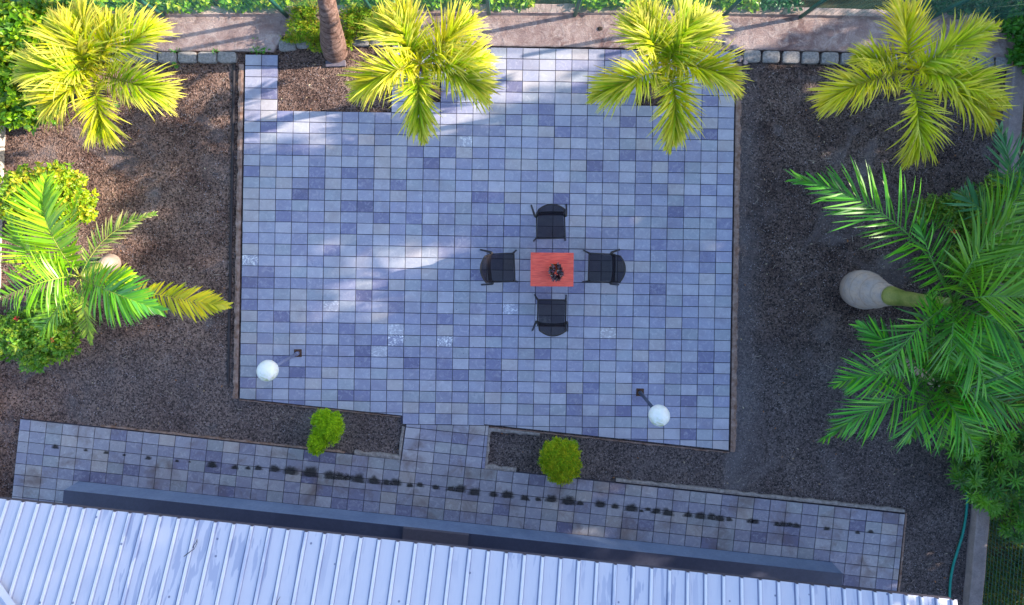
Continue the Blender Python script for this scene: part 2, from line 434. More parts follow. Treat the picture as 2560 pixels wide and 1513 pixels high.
for r in range(-1, 36):
    for c in range(30):
        if r == -1 and c < 9: continue
        if 2 <= c <= 8 and 0 <= r <= 4: continue
        if (c in (10, 11) and r in (2, 3)) or (c in (24, 25) and r in (2, 3)): continue
        jx = [random.uniform(-.35, .35) for _ in range(4)]
        q = [PF.px(c*TW, r*TH), PF.px((c+1)*TW, r*TH), PF.px((c+1)*TW, (r+1)*TH), PF.px(c*TW, (r+1)*TH)]
        q = [(a+random.uniform(-.3, .3), b+random.uniform(-.3, .3)) for a, b in q]
        cx = sum(a for a, b in q)/4; cy = sum(b for a, b in q)/4
        col = tile_col(cx/137, cy/137)
        if r >= 33 and 1008 < cx < 1225: continue
        if not (1008 < cx < 1225): q = clip(q, obl_p, obl_n)
        if len(q) >= 3: lay_tile(pt, q, col, LIME.get((c, r), .93 if random.random() < .1 else 1.0))
pt.mi = 1
base_poly = []
for (a, b, c_, d) in ((0, 0, 2, 5), (9, -1, 30, 2), (0, 5, 30, 32.95), (9, 2, 10, 5), (12, 2, 24, 5), (26, 2, 30, 5), (10, 4, 12, 5), (24, 4, 26, 5)):
    q = [PF.px(a*TW, b*TH), PF.px(c_*TW, b*TH), PF.px(c_*TW, d*TH), PF.px(a*TW, d*TH)]
    if d > 30: q = clip(q, obl_p, obl_n)
    slab(pt, q, -.008, -.11)
q = [PF.px(9.9*TW, 32.95*TH), PF.px(30*TW, 32.95*TH), PF.px(30*TW, 37*TH), PF.px(9.9*TW, 37*TH)]
slab(pt, clip(q, obl_p, obl_n), -.008, -.11)
q = clip([PF.px(9.9*TW, 30*TH), PF.px(14.9*TW, 30*TH), PF.px(14.9*TW, 32.95*TH), PF.px(9.9*TW, 32.95*TH)], obl_p, (-obl_n[0], -obl_n[1]))
if len(q) > 2: slab(pt, q, -.008, -.11)
tag(pt.build('patio', [M['tile'], M['joint']]), kind='structure')

QF = Frame((50, 1048), R(6.13)); QW, QH = 40.45, 27.75
pp = MB()
u0 = 958.3-23*QW-1
LC_a, LC_b = (1015, 1062), (1002, 1158); RC_a, RC_b = (1222, 1068), (1211, 1182)
def nrm2(a, b, flip=1):
    d = Vector((b[0]-a[0], b[1]-a[1])).normalized(); return (d[1]*flip, -d[0]*flip)
row33 = PF.px(10*TW, 33*TH); 
def path_col(cx, cy):
    c = tile_col(cx/137, cy/137); k = .84; return (c[0]*k*1.04, c[1]*k*.99, c[2]*k*.93)
for r in range(-5, 12):
    for c in range(-1, 55):
        ua, ub = u0+c*QW, u0+(c+1)*QW
        if c == -1: ua = 0
        if ua >= 2226: continue
        ub = min(ub, 2226)
        if ub-ua < 6: continue
        q = [QF.px(ua, r*QH), QF.px(ub, r*QH), QF.px(ub, (r+1)*QH), QF.px(ua, (r+1)*QH)]
        cx = sum(a for a, b in q)/4; cy = sum(b for a, b in q)/4
        if r < 0:
            q = clip(q, LC_a, nrm2(LC_a, LC_b, 1)); q = clip(q, RC_a, nrm2(RC_a, RC_b, -1))
            q = clip(q, row33, (-math.sin(R(.95)), math.cos(R(.95))))
            if len(q) < 3 or not (990 < cx < 1240): continue
        if r >= 5 and 3 < c < 50: continue                 # under the veranda plinth
        q = [(a+random.uniform(-.25, .25), b+random.uniform(-.25, .25)) for a, b in q]
        col = path_col(cx, cy)
        if r < 0: col = tuple(v*1.18 for v in col)
        lay_tile(pp, q, col, .9 if random.random() < .15 else 1.0)
pp.mi = 1
slab(pp, [QF.px(0, 0), QF.px(2226, 0), QF.px(2226, 12*QH), QF.px(0, 12*QH)], -.008, -.11)
slab(pp, [(1015, 1062), (1222, 1066), (1211, 1172), (1002, 1151)], -.0085, -.11)
# moss spots where the roof drips, lying just above a joint of the paving
pp.mi = 2
spots = [(138, 1118, 8), (214, 1126, 5), (266, 1132, 6), (311, 1138, 4), (371, 1146, 7), (443, 1153, 5), (474, 1155, 3), (531, 1163, 12), (587, 1169, 8), (620, 1171, 6), (645, 1171, 9),
         (686, 1174, 12), (727, 1179, 16), (776, 1183, 19), (825, 1190, 16), (850, 1193, 14), (870, 1195, 11), (897, 1199, 16), (935, 1203, 15), (968, 1207, 12), (990, 1208, 13), (1025, 1214, 8), (1050, 1213, 9), (1089, 1219, 9),
         (1128, 1223, 10), (1150, 1224, 14), (1186, 1232, 14), (1233, 1237, 10), (1269, 1238, 15), (1313, 1246, 11), (1345, 1249, 8), (1378, 1249, 13), (1420, 1254, 17), (1450, 1259, 8), (1500, 1262, 13), (1537, 1267, 9),
         (1578, 1272, 14), (1604, 1278, 5), (1620, 1274, 7), (1640, 1279, 11), (1668, 1283, 13), (1720, 1288, 10), (1751, 1291, 13), (1780, 1294, 12), (1800, 1297, 12), (1822, 1299, 8), (1877, 1304, 9), (1887, 1305, 9), (1943, 1311, 9), (1958, 1312, 9), (1975, 1313, 8), (1990, 1315, 9), (2066, 1322, 8), (2177, 1330, 7), (2144, 1332, 6)]
for (su, sv, sr) in spots:
    K = 18; cs = W(su, sv, .0035); sr *= .84
    rr = [sr*(1+.38*mnoise.noise(Vector((math.cos(2*math.pi*k/K)*1.7+su, math.sin(2*math.pi*k/K)*1.7, su*.1)))) for k in range(K)]
    def flat(u, v):                     # the blob stops at the joint below it
        lu, lv = QF.inv(u, v); cu, cv = QF.inv(su, sv); lv = min(lv, cv+sr*.62); return QF.px(lu, lv)
    for fr, al in ((1.0, 1.0), (1.3, 0.0)):
        pass
    b0 = len(pp.v); pp.v.append(tuple(cs)); pp.t.append((1, 1, 1, 1))
    for fr, al in ((.55, .95), (1.4, 0.0)):
        for k in range(K):
            a = 2*math.pi*k/K; u, v = flat(su+1.2*rr[k]*fr*math.cos(a), sv+.95*rr[k]*fr*math.sin(a))
            p = W(u, v, 0); pp.v.append((p.x, p.y, .0035)); pp.t.append((1, 1, 1, al if not (al == 0 and math.sin(a) > .3) else .25))
    for k in range(K):
        k2 = (k+1) % K
        pp.f.append((b0, b0+1+k2, b0+1+k)); pp.m.append(2)
        pp.f.append((b0+1+k, b0+1+k2, b0+1+K+k2, b0+1+K+k)); pp.m.append(2)
tag(pp.build('path', [M['path_tile'], M['joint'], M['stain']]), kind='structure')

# irregular mortar / concrete edging
def edge_strip(name, pts_px, w0, w1, ztop, zbot, mat, jitter=2.0, off=0.0, label=None, cat=None, step=7):
    """ribbon of rough concrete along a polyline; w0/w1 = px to the left/right of the direction"""
    mb = MB(); L = []
    for i in range(len(pts_px)-1):
        a, b = pts_px[i], pts_px[i+1]; n = max(1, int(math.hypot(b[0]-a[0], b[1]-a[1])/step))
        for k in range(n+(1 if i == len(pts_px)-2 else 0)):
            t = k/n; L.append((a[0]+(b[0]-a[0])*t, a[1]+(b[1]-a[1])*t, math.atan2(b[1]-a[1], b[0]-a[0])))
    rows = []
    for i, (u, v, an) in enumerate(L):
        nx_, ny_ = -math.sin(an), math.cos(an)
        ja = jitter*mnoise.noise(Vector((u*.06, v*.06, 1)))*1.6+random.uniform(-.15, .15)*jitter; jb = 0 if off else ja*.3
        A = W(u+nx_*(w0), v+ny_*(w0)); B = W(u+nx_*(w1+ja), v+ny_*(w1+ja)); C_ = W(u+nx_*((w0+w1)/2), v+ny_*((w0+w1)/2))
        zz = ztop+.008*mnoise.noise(Vector((u*.1, v*.1, 0)))
        rows.append([(A.x, A.y, zbot), (A.x, A.y, zz), (C_.x, C_.y, zz+.006), (B.x, B.y, zz-.004), (B.x, B.y, zbot)])
    for r_ in rows: mb.v += r_; mb.t += [(1, 1, 1, 1)]*5
    for i in range(len(rows)-1):
        for k in range(4):
            mb.f.append((i*5+k, i*5+k+1, (i+1)*5+k+1, (i+1)*5+k)); mb.m.append(0)
    mb.f.append((0, 1, 2, 3, 4)); e = (len(rows)-1)*5; mb.f.append((e+4, e+3, e+2, e+1, e)); mb.m += [0, 0]
    o = mb.build(name, mat, smooth=False)
    if label: tag(o, label, cat)
    else: tag(o, kind='structure')
    return o
edge_strip('patio_edging', [(609.5, 160), (594.5, 997)], 1.0, 13, -.012, -.1, M['edging'], 2.5)
edge_strip('patio_edging', [(589, 160), (574, 960)], 3, 9, -.03, -.1, M['black_strip'], 2.0)
edge_strip('patio_edging', [(1825.5, 1130), (1840.5, 158)], 1.0, 14, -.004, -.1, M['edging'], 3)
edge_strip('patio_edging', [(597, 999), (1012, 1043)], .5, 3.5, -.02, -.1, M['edging'], 1.5)
edge_strip('patio_edging', [(1224, 1067), (1824, 1131)], .5, 3.5, -.02, -.1, M['edging'], 2)
edge_strip('bed_edging', [(1001, 1157), (1013, 1068)][::-1], 1, 8, -.012, -.1, M['mortar'], 2.2)
edge_strip('bed_edging', [(1209.5, 1180), (1219.5, 1070)], 1, 8, -.012, -.1, M['mortar'], 2.2)
edge_strip('bed_edging', [(1350, 1082.5), (1226, 1069.5)][::-1], 1, 9, -.012, -.1, M['mortar'], 2.2)
edge_strip('bed_edging', [(1000, 1150), (885, 1137)], 0, 9, -.01, -.1, M['mortar'], 3)
edge_strip('bed_edging', [(1290, 1181), (1214, 1173)], 0, 9, -.01, -.1, M['mortar'], 3)
edge_strip('path_edging', [(2262, 1283.5), (1540, 1206)], 1, 9, -.008, -.1, M['mortar'], 1.8)
edge_strip('path_edging', [(2245, 1480), (2264, 1285)], 1, 6, -.012, -.1, M['edging'], 1.5)
edge_strip('path_edging', [(860, 1134.5), (250, 1068)], .5, 4, -.015, -.1, M['edging'], 2.2)

# concrete footing along the boundary fence
ft = MB()
TOPE = [(225, 22), (900, 15), (1500, 12), (1860, 17), (2100, 24), (2370, 33), (2560, 45), (2700, 55)]
BOTE = [(225, 128), (560, 127), (690, 130), (700, 92), (745, 84), (965, 84), (975, 115), (1150, 114), (1470, 118), (1800, 127), (1858, 124), (2242, 132), (2437, 142), (2560, 150), (2700, 158)]
def interp(tab, u):
    for i in range(len(tab)-1):
        if tab[i][0] <= u <= tab[i+1][0]:
            t = (u-tab[i][0])/(tab[i+1][0]-tab[i][0]); return tab[i][1]+(tab[i+1][1]-tab[i][1])*t
    return tab[-1][1]
rows = []
us = [225+ (2700-225)*i/200 for i in range(201)]
prof = [0, .28, .34, .36, .6, .85, 1.0]
for u in us:
    a, b = interp(TOPE, u)+1.5*mnoise.noise(Vector((u*.03, 0, 0))), interp(BOTE, u)+2.5*mnoise.noise(Vector((u*.05, 5, 0)))
    if u > 700 and u < 975: b = min(b, 92)
    r_ = []
    k0 = interp(TOPE, u)
    yy = [a, a+2, 38+ (k0-15)*.6, 42+(k0-15)*.6, (42+b)/2, b-3, b, b]
    zz = [-.3, .10, .10, .035, .028, .018, .005, -.1]
    for y_, z_ in zip(yy, zz):
        p = W(u, y_, 0); r_.append((p.x, p.y, z_+(.008*mnoise.noise(Vector((u*.05, y_*.05, 2))) if z_ > -.05 else 0)))
    rows.append(r_)
for r_ in rows: ft.v += r_; ft.t += [(1, 1, 1, 1)]*8
for i in range(len(rows)-1):
    for k in range(7): ft.f.append((i*8+k, i*8+k+1, (i+1)*8+k+1, (i+1)*8+k)); ft.m.append(0)
tag(ft.build('concrete_footing', M['concrete']), kind='structure')

# ---------------------------------------------------------------- granite kerb blocks
GBL = 'granite kerb blocks bordering the gravel beds'
def granite(u, v, wpx, hpx, rz, label):
    mb = MB(); c = W(u, v, 0)
    nx_, ny_ = 8, 6; wx, wy = wpx/137.5, hpx/137.5; sd_ = u*.37
    top = []
    for j in range(ny_+1):
        for i in range(nx_+1):
            fx, fy = i/nx_*2-1, j/ny_*2-1
            e = max(abs(fx), abs(fy))
            rx = fx*wx/2*(1-.10*abs(fy)**6); ry = fy*wy/2*(1-.10*abs(fx)**6)
            rx += .007*mnoise.noise(Vector((fx*2, fy*2, sd_))); ry += .007*mnoise.noise(Vector((fx*2, fy*2, sd_+9)))
            z = .03-.018*max(0, e-.7)/.3+.008*mnoise.noise(Vector((fx*3, fy*3, sd_+4)))
            x_ = rx*math.cos(rz)-ry*math.sin(rz); y_ = rx*math.sin(rz)+ry*math.cos(rz)
            top.append((c.x+x_, c.y+y_, z))
    mb.add(top, [(j*(nx_+1)+i, j*(nx_+1)+i+1, (j+1)*(nx_+1)+i+1, (j+1)*(nx_+1)+i) for j in range(ny_) for i in range(nx_)])
    rim = [i for i in range(nx_+1)]+[j*(nx_+1)+nx_ for j in range(1, ny_+1)]+[ny_*(nx_+1)+i for i in range(nx_-1, -1, -1)]+[j*(nx_+1) for j in range(ny_-1, 0, -1)]
    R_ = [top[i] for i in rim]; Bv = [(p[0], p[1], -.12) for p in R_]; k = len(R_)
    mb.add(R_+Bv, [(i, k+i, k+(i+1) % k, (i+1) % k) for i in range(k)])
    o = mb.build('granite_block', M['granite'], origin=(c.x, c.y, -.06), smooth=True)
    tag(o, label, 'kerb stone', GBL)
ORD = ['first', 'second', 'third', 'fourth', 'fifth', 'sixth', 'seventh', 'eighth', 'ninth', 'tenth', 'eleventh', 'twelfth', 'thirteenth', 'fourteenth']
for i, u in enumerate((567, 518, 468, 418, 369, 325, 281)):
    granite(u, 143+(.5 if i % 2 else 0), 45, 27, R(-.5), f'rough grey granite block, {ORD[i]} leftwards from the patio corner in the left bed\'s top row')
for i, u in enumerate((1880, 1928, 1978, 2026, 2075, 2124.5, 2174, 2222, 2270, 2319, 2368, 2417, 2463, 2510)):
    granite(u, 140.5+(u-1880)*.026, 42, 29, R(-1.3), f'pale granite block, {ORD[i]} rightwards from the patio corner in the right bed\'s top row')
granite(718, 113, 42, 27, R(6), 'tilted granite block left of the thick palm trunk, farther from the trunk')
granite(761, 106, 41, 28, R(5), 'tilted mossy granite block just left of the thick palm trunk')
granite(901, 99.5, 45, 29, R(-1), 'sunlit granite block just right of the thick palm trunk')
granite(947, 101, 43, 28, R(-2), 'granite block half under the golden palm right of the thick trunk')

# loose stones by the patio corner
for (u, v, r_, lab) in ((1815, 108, 13, 'large broken pink grey stone at the patio\'s upper right corner'), (1799, 109, 8, 'small rough stone left of the large broken stone at the patio corner'),
                       (1839, 120, 10, 'flat stone right of the large broken stone at the patio corner'), (1846, 148, 9, 'squarish pink stone beside the patio edging below the corner'),
                       (1862, 158, 6, 'small pale stone at the foot of the first right granite block'), (1500, 73, 6, 'small round dark brown nut lying on the concrete footing')):
    mb = MB(); c = W(u, v, 0); s_ = u
    mb.sphere((c.x, c.y, .035), r_/137.5, 10, 7, (1, .85, .4), lambda d: 1+.5*mnoise.noise(d*1.6+Vector((s_, 0, 0))))
    o = mb.build('stone' if u != 1500 else 'seed_nut', M['rock'] if u != 1500 else M['soil'], origin=(c.x, c.y, 0)); tag(o, lab, 'stone' if u != 1500 else 'nut')
mb = MB(); c = W(838, 158, 0); mb.box((c.x, c.y, -.035), (.36, .11, .05), R(2), .006)
tag(mb.build('stone_slab', mat_plain('dark_slab', (.10, .09, .13), (.2, .18, .22), 12, .8), origin=(c.x, c.y, -.06)), 'dark flat slab lying on the gravel below the thick trunk', 'slab')

# ---------------------------------------------------------------- walls and fences
def wall(name, poly_px, z0, z1, mat, label):
    mb = MB(); p = [W(u, v, 0) for u, v in poly_px]; a, b, c, d = p; n = 60
    rows = []
    for i in range(n+1):
        t = i/n; l = a.lerp(d, t); r = b.lerp(c, t); k = .012*mnoise.noise(Vector((i*.4, 0, 3)))
        rows.append([(l.x+k, l.y, z0), (l.x+k, l.y, z1-.015), (l.x+.02+k, l.y, z1+k*.5), (r.x-.02+k, r.y, z1-k*.5), (r.x+k, r.y, z1-.015), (r.x+k, r.y, z0)])
    for r_ in rows: mb.v += r_; mb.t += [(1, 1, 1, 1)]*6
    for i in range(n):
        for k in range(5): mb.f.append((i*6+k, i*6+k+1, (i+1)*6+k+1, (i+1)*6+k)); mb.m.append(0)
    e = n*6; mb.f += [(0, 1, 2, 3, 4, 5), (e+5, e+4, e+3, e+2, e+1, e)]; mb.m += [0, 0]
    return tag(mb.build(name, mat), label, 'wall')
wall('garden_wall', [(2523, 170), (2556, 170), (2435, 1640), (2402, 1640)], -.3, .12, M['wall_right'], 'low grey concrete boundary wall running down the right side of the yard')
wall('garden_wall', [(-22, 300), (8, 305), (-30, 1500), (-70, 1500)], -.3, .10, mat_plain('pale_wall', (.5, .47, .44), (.7, .66, .62), 4, .9, .5), 'pale concrete kerb wall at the left edge of the yard')
FP = [(407, 38), (715, 38), (931, 31), (1222, 33), (1438, 36), (1808, 41), (2004, 41), (2318, 50), (2600, 62)]
def fence(pts_px, z0, hgt, label, first=None, extra=None, vs_=.10, hs=.06, wr=.0032):
    P3 = [W(u, v, z0) for u, v in pts_px]
    root = empty('wire_fence', (P3[0].x, P3[0].y, z0), label, 'fence')
    for p in P3:
        mb = MB(); mb.tube([(p.x, p.y, z0-.05), (p.x, p.y, z0+hgt+.03)], .036, 10); mb.sphere((p.x, p.y, z0+hgt+.03), .038, 10, 6, (1, 1, .6))
        mb.build('post', M['fence'], root, smooth=True)
    mb = MB()
    for a, b in zip(P3[:-1], P3[1:]):
        L = (b-a).length; d = (b-a).normalized(); side = Vector((-d.y, d.x, 0)); a_, b_ = a+side*.03, b+side*.03; an = math.atan2(d.y, d.x)
        k = 0
        while k*hs < hgt:
            z = z0+.03+k*hs; c = (a_+b_)/2; mb.box((c.x, c.y, z), (L, wr, wr*1.3), an); k += 1
        m_ = int(L/vs_)
        for i in range(m_+1):
            q = a_+d*(i*vs_+.01); mb.box((q.x, q.y, z0+hgt/2+.02), (wr, wr, hgt), an)
    mb.build('wire_mesh', M['fence'], root)
    return root
fence([(120, 40)]+FP, .10, 1.5, 'long green welded wire fence on round posts along the top footing')
fence([(2562, 130), (2513, 760), (2489, 1060), (2440, 1660)], .06, 1.4, 'green wire fence on the right boundary wall', vs_=.07, hs=.08, wr=.004)

# ---------------------------------------------------------------- foliage generators
def rot_to(d):
    return Vector(d).to_track_quat('Z', 'Y').to_matrix()
def leaf_quad(mb, p, d, n, L, wd, fold=.15, bend=.12):
    """pointed leaf from p along d with normal n"""
    d = d.normalized(); s = d.cross(n)
    if s.length < 1e-4: s = d.cross(Vector((1, 0, 0)))
    s.normalize(); n = s.cross(d)
    a = p+d*L*.45+s*wd*.5+n*fold*wd; b = p+d*L*.45-s*wd*.5+n*fold*wd; m = p+d*L*.5-n*0.0; t = p+d*L-n*L*bend
    base = len(mb.v)
    mb.v += [tuple(p), tuple(a), tuple(t), tuple(b), tuple(m)]; mb.t += [mb.k]*5
    mb.f += [(base, base+1, base+4), (base+1, base+2, base+4), (base, base+4, base+3), (base+4, base+2, base+3)]; mb.m += [mb.mi]*4
def pick(tints):
    c = random.choice(tints); k = random.uniform(.8, 1.2); return (c[0]*k, c[1]*k, c[2]*k)
def rdir(up=0.0):
    while True:
        v = Vector((random.uniform(-1, 1), random.uniform(-1, 1), random.uniform(-1, 1)))
        if .05 < v.length < 1: break
    v.normalize(); v.z += up; return v.normalized()
def blob_leaves(mb, c, rad, n, L, wd, tints, up=.35, shell=.55, lump=.3, seed=0, cluster=5):
    """sprigs of leaves spread through a lumpy ellipsoid"""
    c = Vector(c)
    for i in range(n//cluster):
        d = rdir(.15); r = random.random()**shell
        k = 1+lump*mnoise.noise(d*2.2+Vector((seed, 0, 0)))*1.6
        p = c+Vector((d.x*rad[0], d.y*rad[1], d.z*rad[2]))*r*k
        if p.z < .0: p.z = abs(p.z)*.3
        ax = (d+Vector((0, 0, up))+rdir()*.5).normalized()
        mb.col(pick(tints))
        for j in range(cluster):
            ld = (ax*random.uniform(.1, .9)+rdir()*.9).normalized()
            nn = (Vector((0, 0, 1))+d*.6+rdir()*.5).normalized()
            leaf_quad(mb, p+rdir()*L*.3, ld, nn, L*random.uniform(.7, 1.25), wd*random.uniform(.75, 1.2))
def bez(a, b, c, t): return a*(1-t)*(1-t)+b*2*t*(1-t)+c*t*t
def frond(root, P0, P1, P2, n=42, L=.45, wd=.022, a0=62, a1=24, droop=.25, vee=.35, tints=((.5, .6, .05),), mat='yellow_leaf', stem=(.3, .35, .06), start=.1, jit=.12, tipf=.45, rr=.011, curl=0, name='frond', label=None, tipcol=None):
    """pinnate frond through P0-P1-P2 (P1 lies on the curve)"""
    P0, P1, P2 = Vector(P0), Vector(P1), Vector(P2)
    C = P1*2-(P0+P2)*.5
    mb = MB(); mb.col(stem)
    pts = [bez(P0, C, P2, i/14) for i in range(15)]
    mb.tube(pts, [rr*(1-.8*i/14) for i in range(15)], 5)
    Lr = sum((pts[i+1]-pts[i]).length for i in range(14))
    for side in (-1, 1):
        for i in range(n):
            t = start+(1-start)*(i+random.uniform(-.3, .3))/(n-1); t = min(max(t, 0), 1)
            p = bez(P0, C, P2, t); T = (bez(P0, C, P2, min(1, t+.02))-bez(P0, C, P2, t-.02)).normalized()
            S = T.cross(Vector((0, 0, 1))); 
            if S.length < 1e-3: S = Vector((1, 0, 0))
            S = S.normalized()*side; U = (S*side).cross(T).normalized()
            tt = max(0.0, (t-start)/(1-start))
            prof = (.55+.45*math.sin(math.pi*min(1, tt*1.15)))*(1-(1-tipf)*max(0, tt-.55)/.45)
            ll = L*prof*random.uniform(1-jit*1.3, 1+jit)
            an = R(a0+(a1-a0)*tt**.8)+random.gauss(0, jit*.7)
            d = T*math.cos(an)+S*math.sin(an)+U*(vee*(1-.4*tt)+random.gauss(0, jit))
            d.normalize()
            c = pick(tints); mb.col(c); tc_ = tipcol if random.random() > .13 else (.30, .17, .06)
            K = 4; ctr = []; q = p.copy(); dd = d.copy()
            for k in range(K+1):
                ctr.append(q.copy()); q = q+dd*(ll/K); dd = (dd+Vector((0, 0, -1))*droop*.5*(k+1)/K+T*curl*.1+rdir()*jit*.35).normalized()
            tw = random.uniform(-.5, .5)
            base = len(mb.v)
            for k in range(K+1):
                T2 = (ctr[min(k+1, K)]-ctr[max(k-1, 0)]).normalized()
                ws = T2.cross(U*math.cos(tw)+S*math.sin(tw))
                if ws.length < 1e-4: ws = T2.cross(S)
                ws.normalize()
                f = (.5, .95, 1, .75, .08)[k]*wd/2
                col = mb.k
                if tipcol and k >= 3: m_ = .45 if k == 3 else .95; col = tuple(mb.k[z]*(1-m_)+tc_[z]*m_ for z in range(3))+(1,)
                if tipcol and k <= 1: g_ = (.74, .9)[k]; col = (col[0]*g_*.92, col[1]*g_, col[2], 1)
                mb.v += [tuple(ctr[k]-ws*f), tuple(ctr[k]+ws*f)]; mb.t += [col, col]
            for k in range(K):
                mb.f.append((base+2*k, base+2*k+1, base+2*k+3, base+2*k+2)); mb.m.append(0)
    o = mb.build(name, M[mat], root, smooth=True)
    if label: o['label'] = label
    return o

# ---------------------------------------------------------------- golden palms along the fence
YT = ((.56, .62, .006), (.70, .66, .008), (.78, .66, .02), (.44, .58, .005), (.84, .70, .08), (.64, .66, .006))
YT4 = ((.86, .80, .012), (.92, .78, .018), (.72, .76, .012), (.93, .82, .10))
def golden_palm(base_px, crown_px, zc, fronds, label, tints, seed):
    random.seed(seed)
    b = W(base_px[0], base_px[1], 0); b.z = -.05; c = W(crown_px[0], crown_px[1], zc)
    root = empty('golden_palm', (b.x, b.y, b.z), label, 'palm', 'golden palms planted in a row below the top fence')
    mb = MB(); K = 12; pts = []; rad = []
    for i in range(K+1):
        t = i/K; p = b.lerp(c, t); pts.append(p); rad.append(.075*(1-.45*t)+(.035*(1-t)**6)+.004*(i % 2))
    mb.tube(pts, rad, 12); mb.build('trunk', M['wood_trunk'], root, smooth=True)
    for f in fronds:
        p1, p2 = f[0], f[1]; z1 = f[2] if len(f) > 2 else zc+.35; z2 = f[3] if len(f) > 3 else zc-.15
        st = c+Vector((random.uniform(-.03, .03), random.uniform(-.03, .03), random.uniform(-.1, .05)))
        P1 = W(p1[0], p1[1], z1); P2 = W(p2[0], p2[1], z2)
        LL = (P2-st).length
        sc = min(1.0, max(.5, LL/1.15))
        ylw = random.random()
        gk = random.uniform(.55, 1.0); tt = [(x_*(.35+.65*gk), y_*(.75+.25*gk), z_) for x_, y_, z_ in tints] if random.random() < .4 else list(tints)
        frond(root, st, P1, P2, n=int(110*sc)+8, L=.57*sc, wd=.025, a0=58, a1=12, droop=.78, vee=.55, tints=tt, jit=.23, tipf=.66, stem=(.45, .42, .06), start=.12, tipcol=(.95, .82, .18) if seed != 4 else (.84, .70, .12))
    # young curled leaflets round the growing point
    mb = MB()
    for i in range(90):
        a = random.uniform(0, 2*math.pi); d = Vector((math.cos(a), math.sin(a), random.uniform(.3, 1.6))).normalized()
        p = c+Vector((math.cos(a), math.sin(a), 0))*random.uniform(.0, .10)+Vector((0, 0, random.uniform(0, .25)))
        mb.col(pick(tints)); pts = []; dd = d.copy(); q = p.copy()
        for k in range(5):
            pts.append(q.copy()); q = q+dd*random.uniform(.05, .09); dd = (dd+Vector((math.cos(a)*.2, math.sin(a)*.2, -.38))+rdir()*.2).normalized()
        s = Vector((-math.sin(a), math.cos(a), 0)); base = len(mb.v)
        for k, q in enumerate(pts):
            f = (.006, .011, .011, .008, .001)[k]; mb.v += [tuple(q-s*f), tuple(q+s*f)]; mb.t += [mb.k]*2
        for k in range(4): mb.f.append((base+2*k, base+2*k+1, base+2*k+3, base+2*k+2)); mb.m.append(0)
    mb.build('heart_leaves', M['yellow_leaf'], root, smooth=True)
golden_palm((262, 222), (232, 180), 1.75,
    [((212, 90), (197, 8)), ((325, 105), (402, 74)), ((340, 212), (425, 245)), ((247, 275), (275, 352)), ((130, 178), (48, 184)), ((158, 238), (108, 282)), ((170, 105), (130, 52)), ((275, 95), (300, 36))],
    'sunlit golden palm, leftmost of the row, beside the leafy hedge', YT, 1)
golden_palm((1088, 232), (1052, 166), 1.8,
    [((1022, 78), (1000, 8)), ((990, 92), (932, 56)), ((1122, 95), (1182, 48)), ((1150, 150), (1216, 145)), ((1152, 192), (1214, 246)), ((1046, 245), (1058, 345)), ((965, 184), (886, 242))],
    'sunlit golden palm overhanging the gravel planter right of the thick trunk', YT, 2)
golden_palm((1628, 236), (1665, 166), 1.75,
    [((1628, 80), (1602, 10)), ((1605, 95), (1565, 52)), ((1722, 98), (1794, 48)), ((1700, 75), (1746, 26)), ((1765, 172), (1842, 228)), ((1688, 258), (1672, 362)), ((1580, 200), (1488, 243))],
    'sunlit golden palm growing through the tiles near the patio\'s upper right corner', YT, 3)
golden_palm((2246, 226), (2280, 182), 1.75,
    [((2265, 85), (2240, 5)), ((2385, 115), (2488, 66)), ((2410, 200), (2512, 262)), ((2295, 305), (2262, 400)), ((2145, 212), (2058, 265)), ((2200, 152), (2150, 150), 2.0, 1.85), ((2415, 245), (2472, 318))],
    'dull yellow palm in part shade, rightmost of the row, over the dark gravel', YT4, 4)

# ---------------------------------------------------------------- thick leaning palm trunk at the top
b = W(836, 128, 0); b.z = -.06
root = empty('coconut_palm', tuple(b), 'thick leaning brown palm trunk rising out of the top of the picture', 'palm')
mb = MB(); way = [b, W(832, 105, .35), W(826, 60, .9), W(820, 18, 1.4), Vector((-2.9, 4.25, 2.1)), Vector((-2.8, 4.9, 3.2)), Vector((-2.7, 5.6, 4.6)), Vector((-2.6, 6.2, 6.0))]
rd = [.225, .222, .172, .145, .13, .12, .115, .11]
pts = []; rad = []
for i in range(len(way)-1):
    for k in range(8):
        t = k/8; pts.append(Vector(way[i]).lerp(Vector(way[i+1]), t)); rr_ = rd[i]+(rd[i+1]-rd[i])*t; rad.append(rr_*(1+.02*math.sin(k*2.4)+.035*mnoise.noise(Vector((i*8+k, 0, 0)))))
for k in range(3): pts.append(Vector(way[-1])+Vector((0, .05*k, .1*k))); rad.append(.11)
mb.tube(pts, rad, 20); mb.build('trunk', M['wood_trunk'], root, smooth=True)
random.seed(21); c = Vector(way[-1])+Vector((0, .1, .2))
for k in range(13):
    a = 2*math.pi*k/13+random.uniform(-.2, .2); d = Vector((math.cos(a), math.sin(a), 0)); L_ = 2.2 if d.y > -.35 else 1.5
    frond(root, c, c+d*L_*.5+Vector((0, 0, .45)), c+d*L_+Vector((0, 0, -.5)), n=34, L=.6, wd=.035, a0=70, a1=30, droop=.4, tints=((.08, .22, .03), (.12, .3, .04)), mat='palm_leaf', stem=(.2, .25, .05))

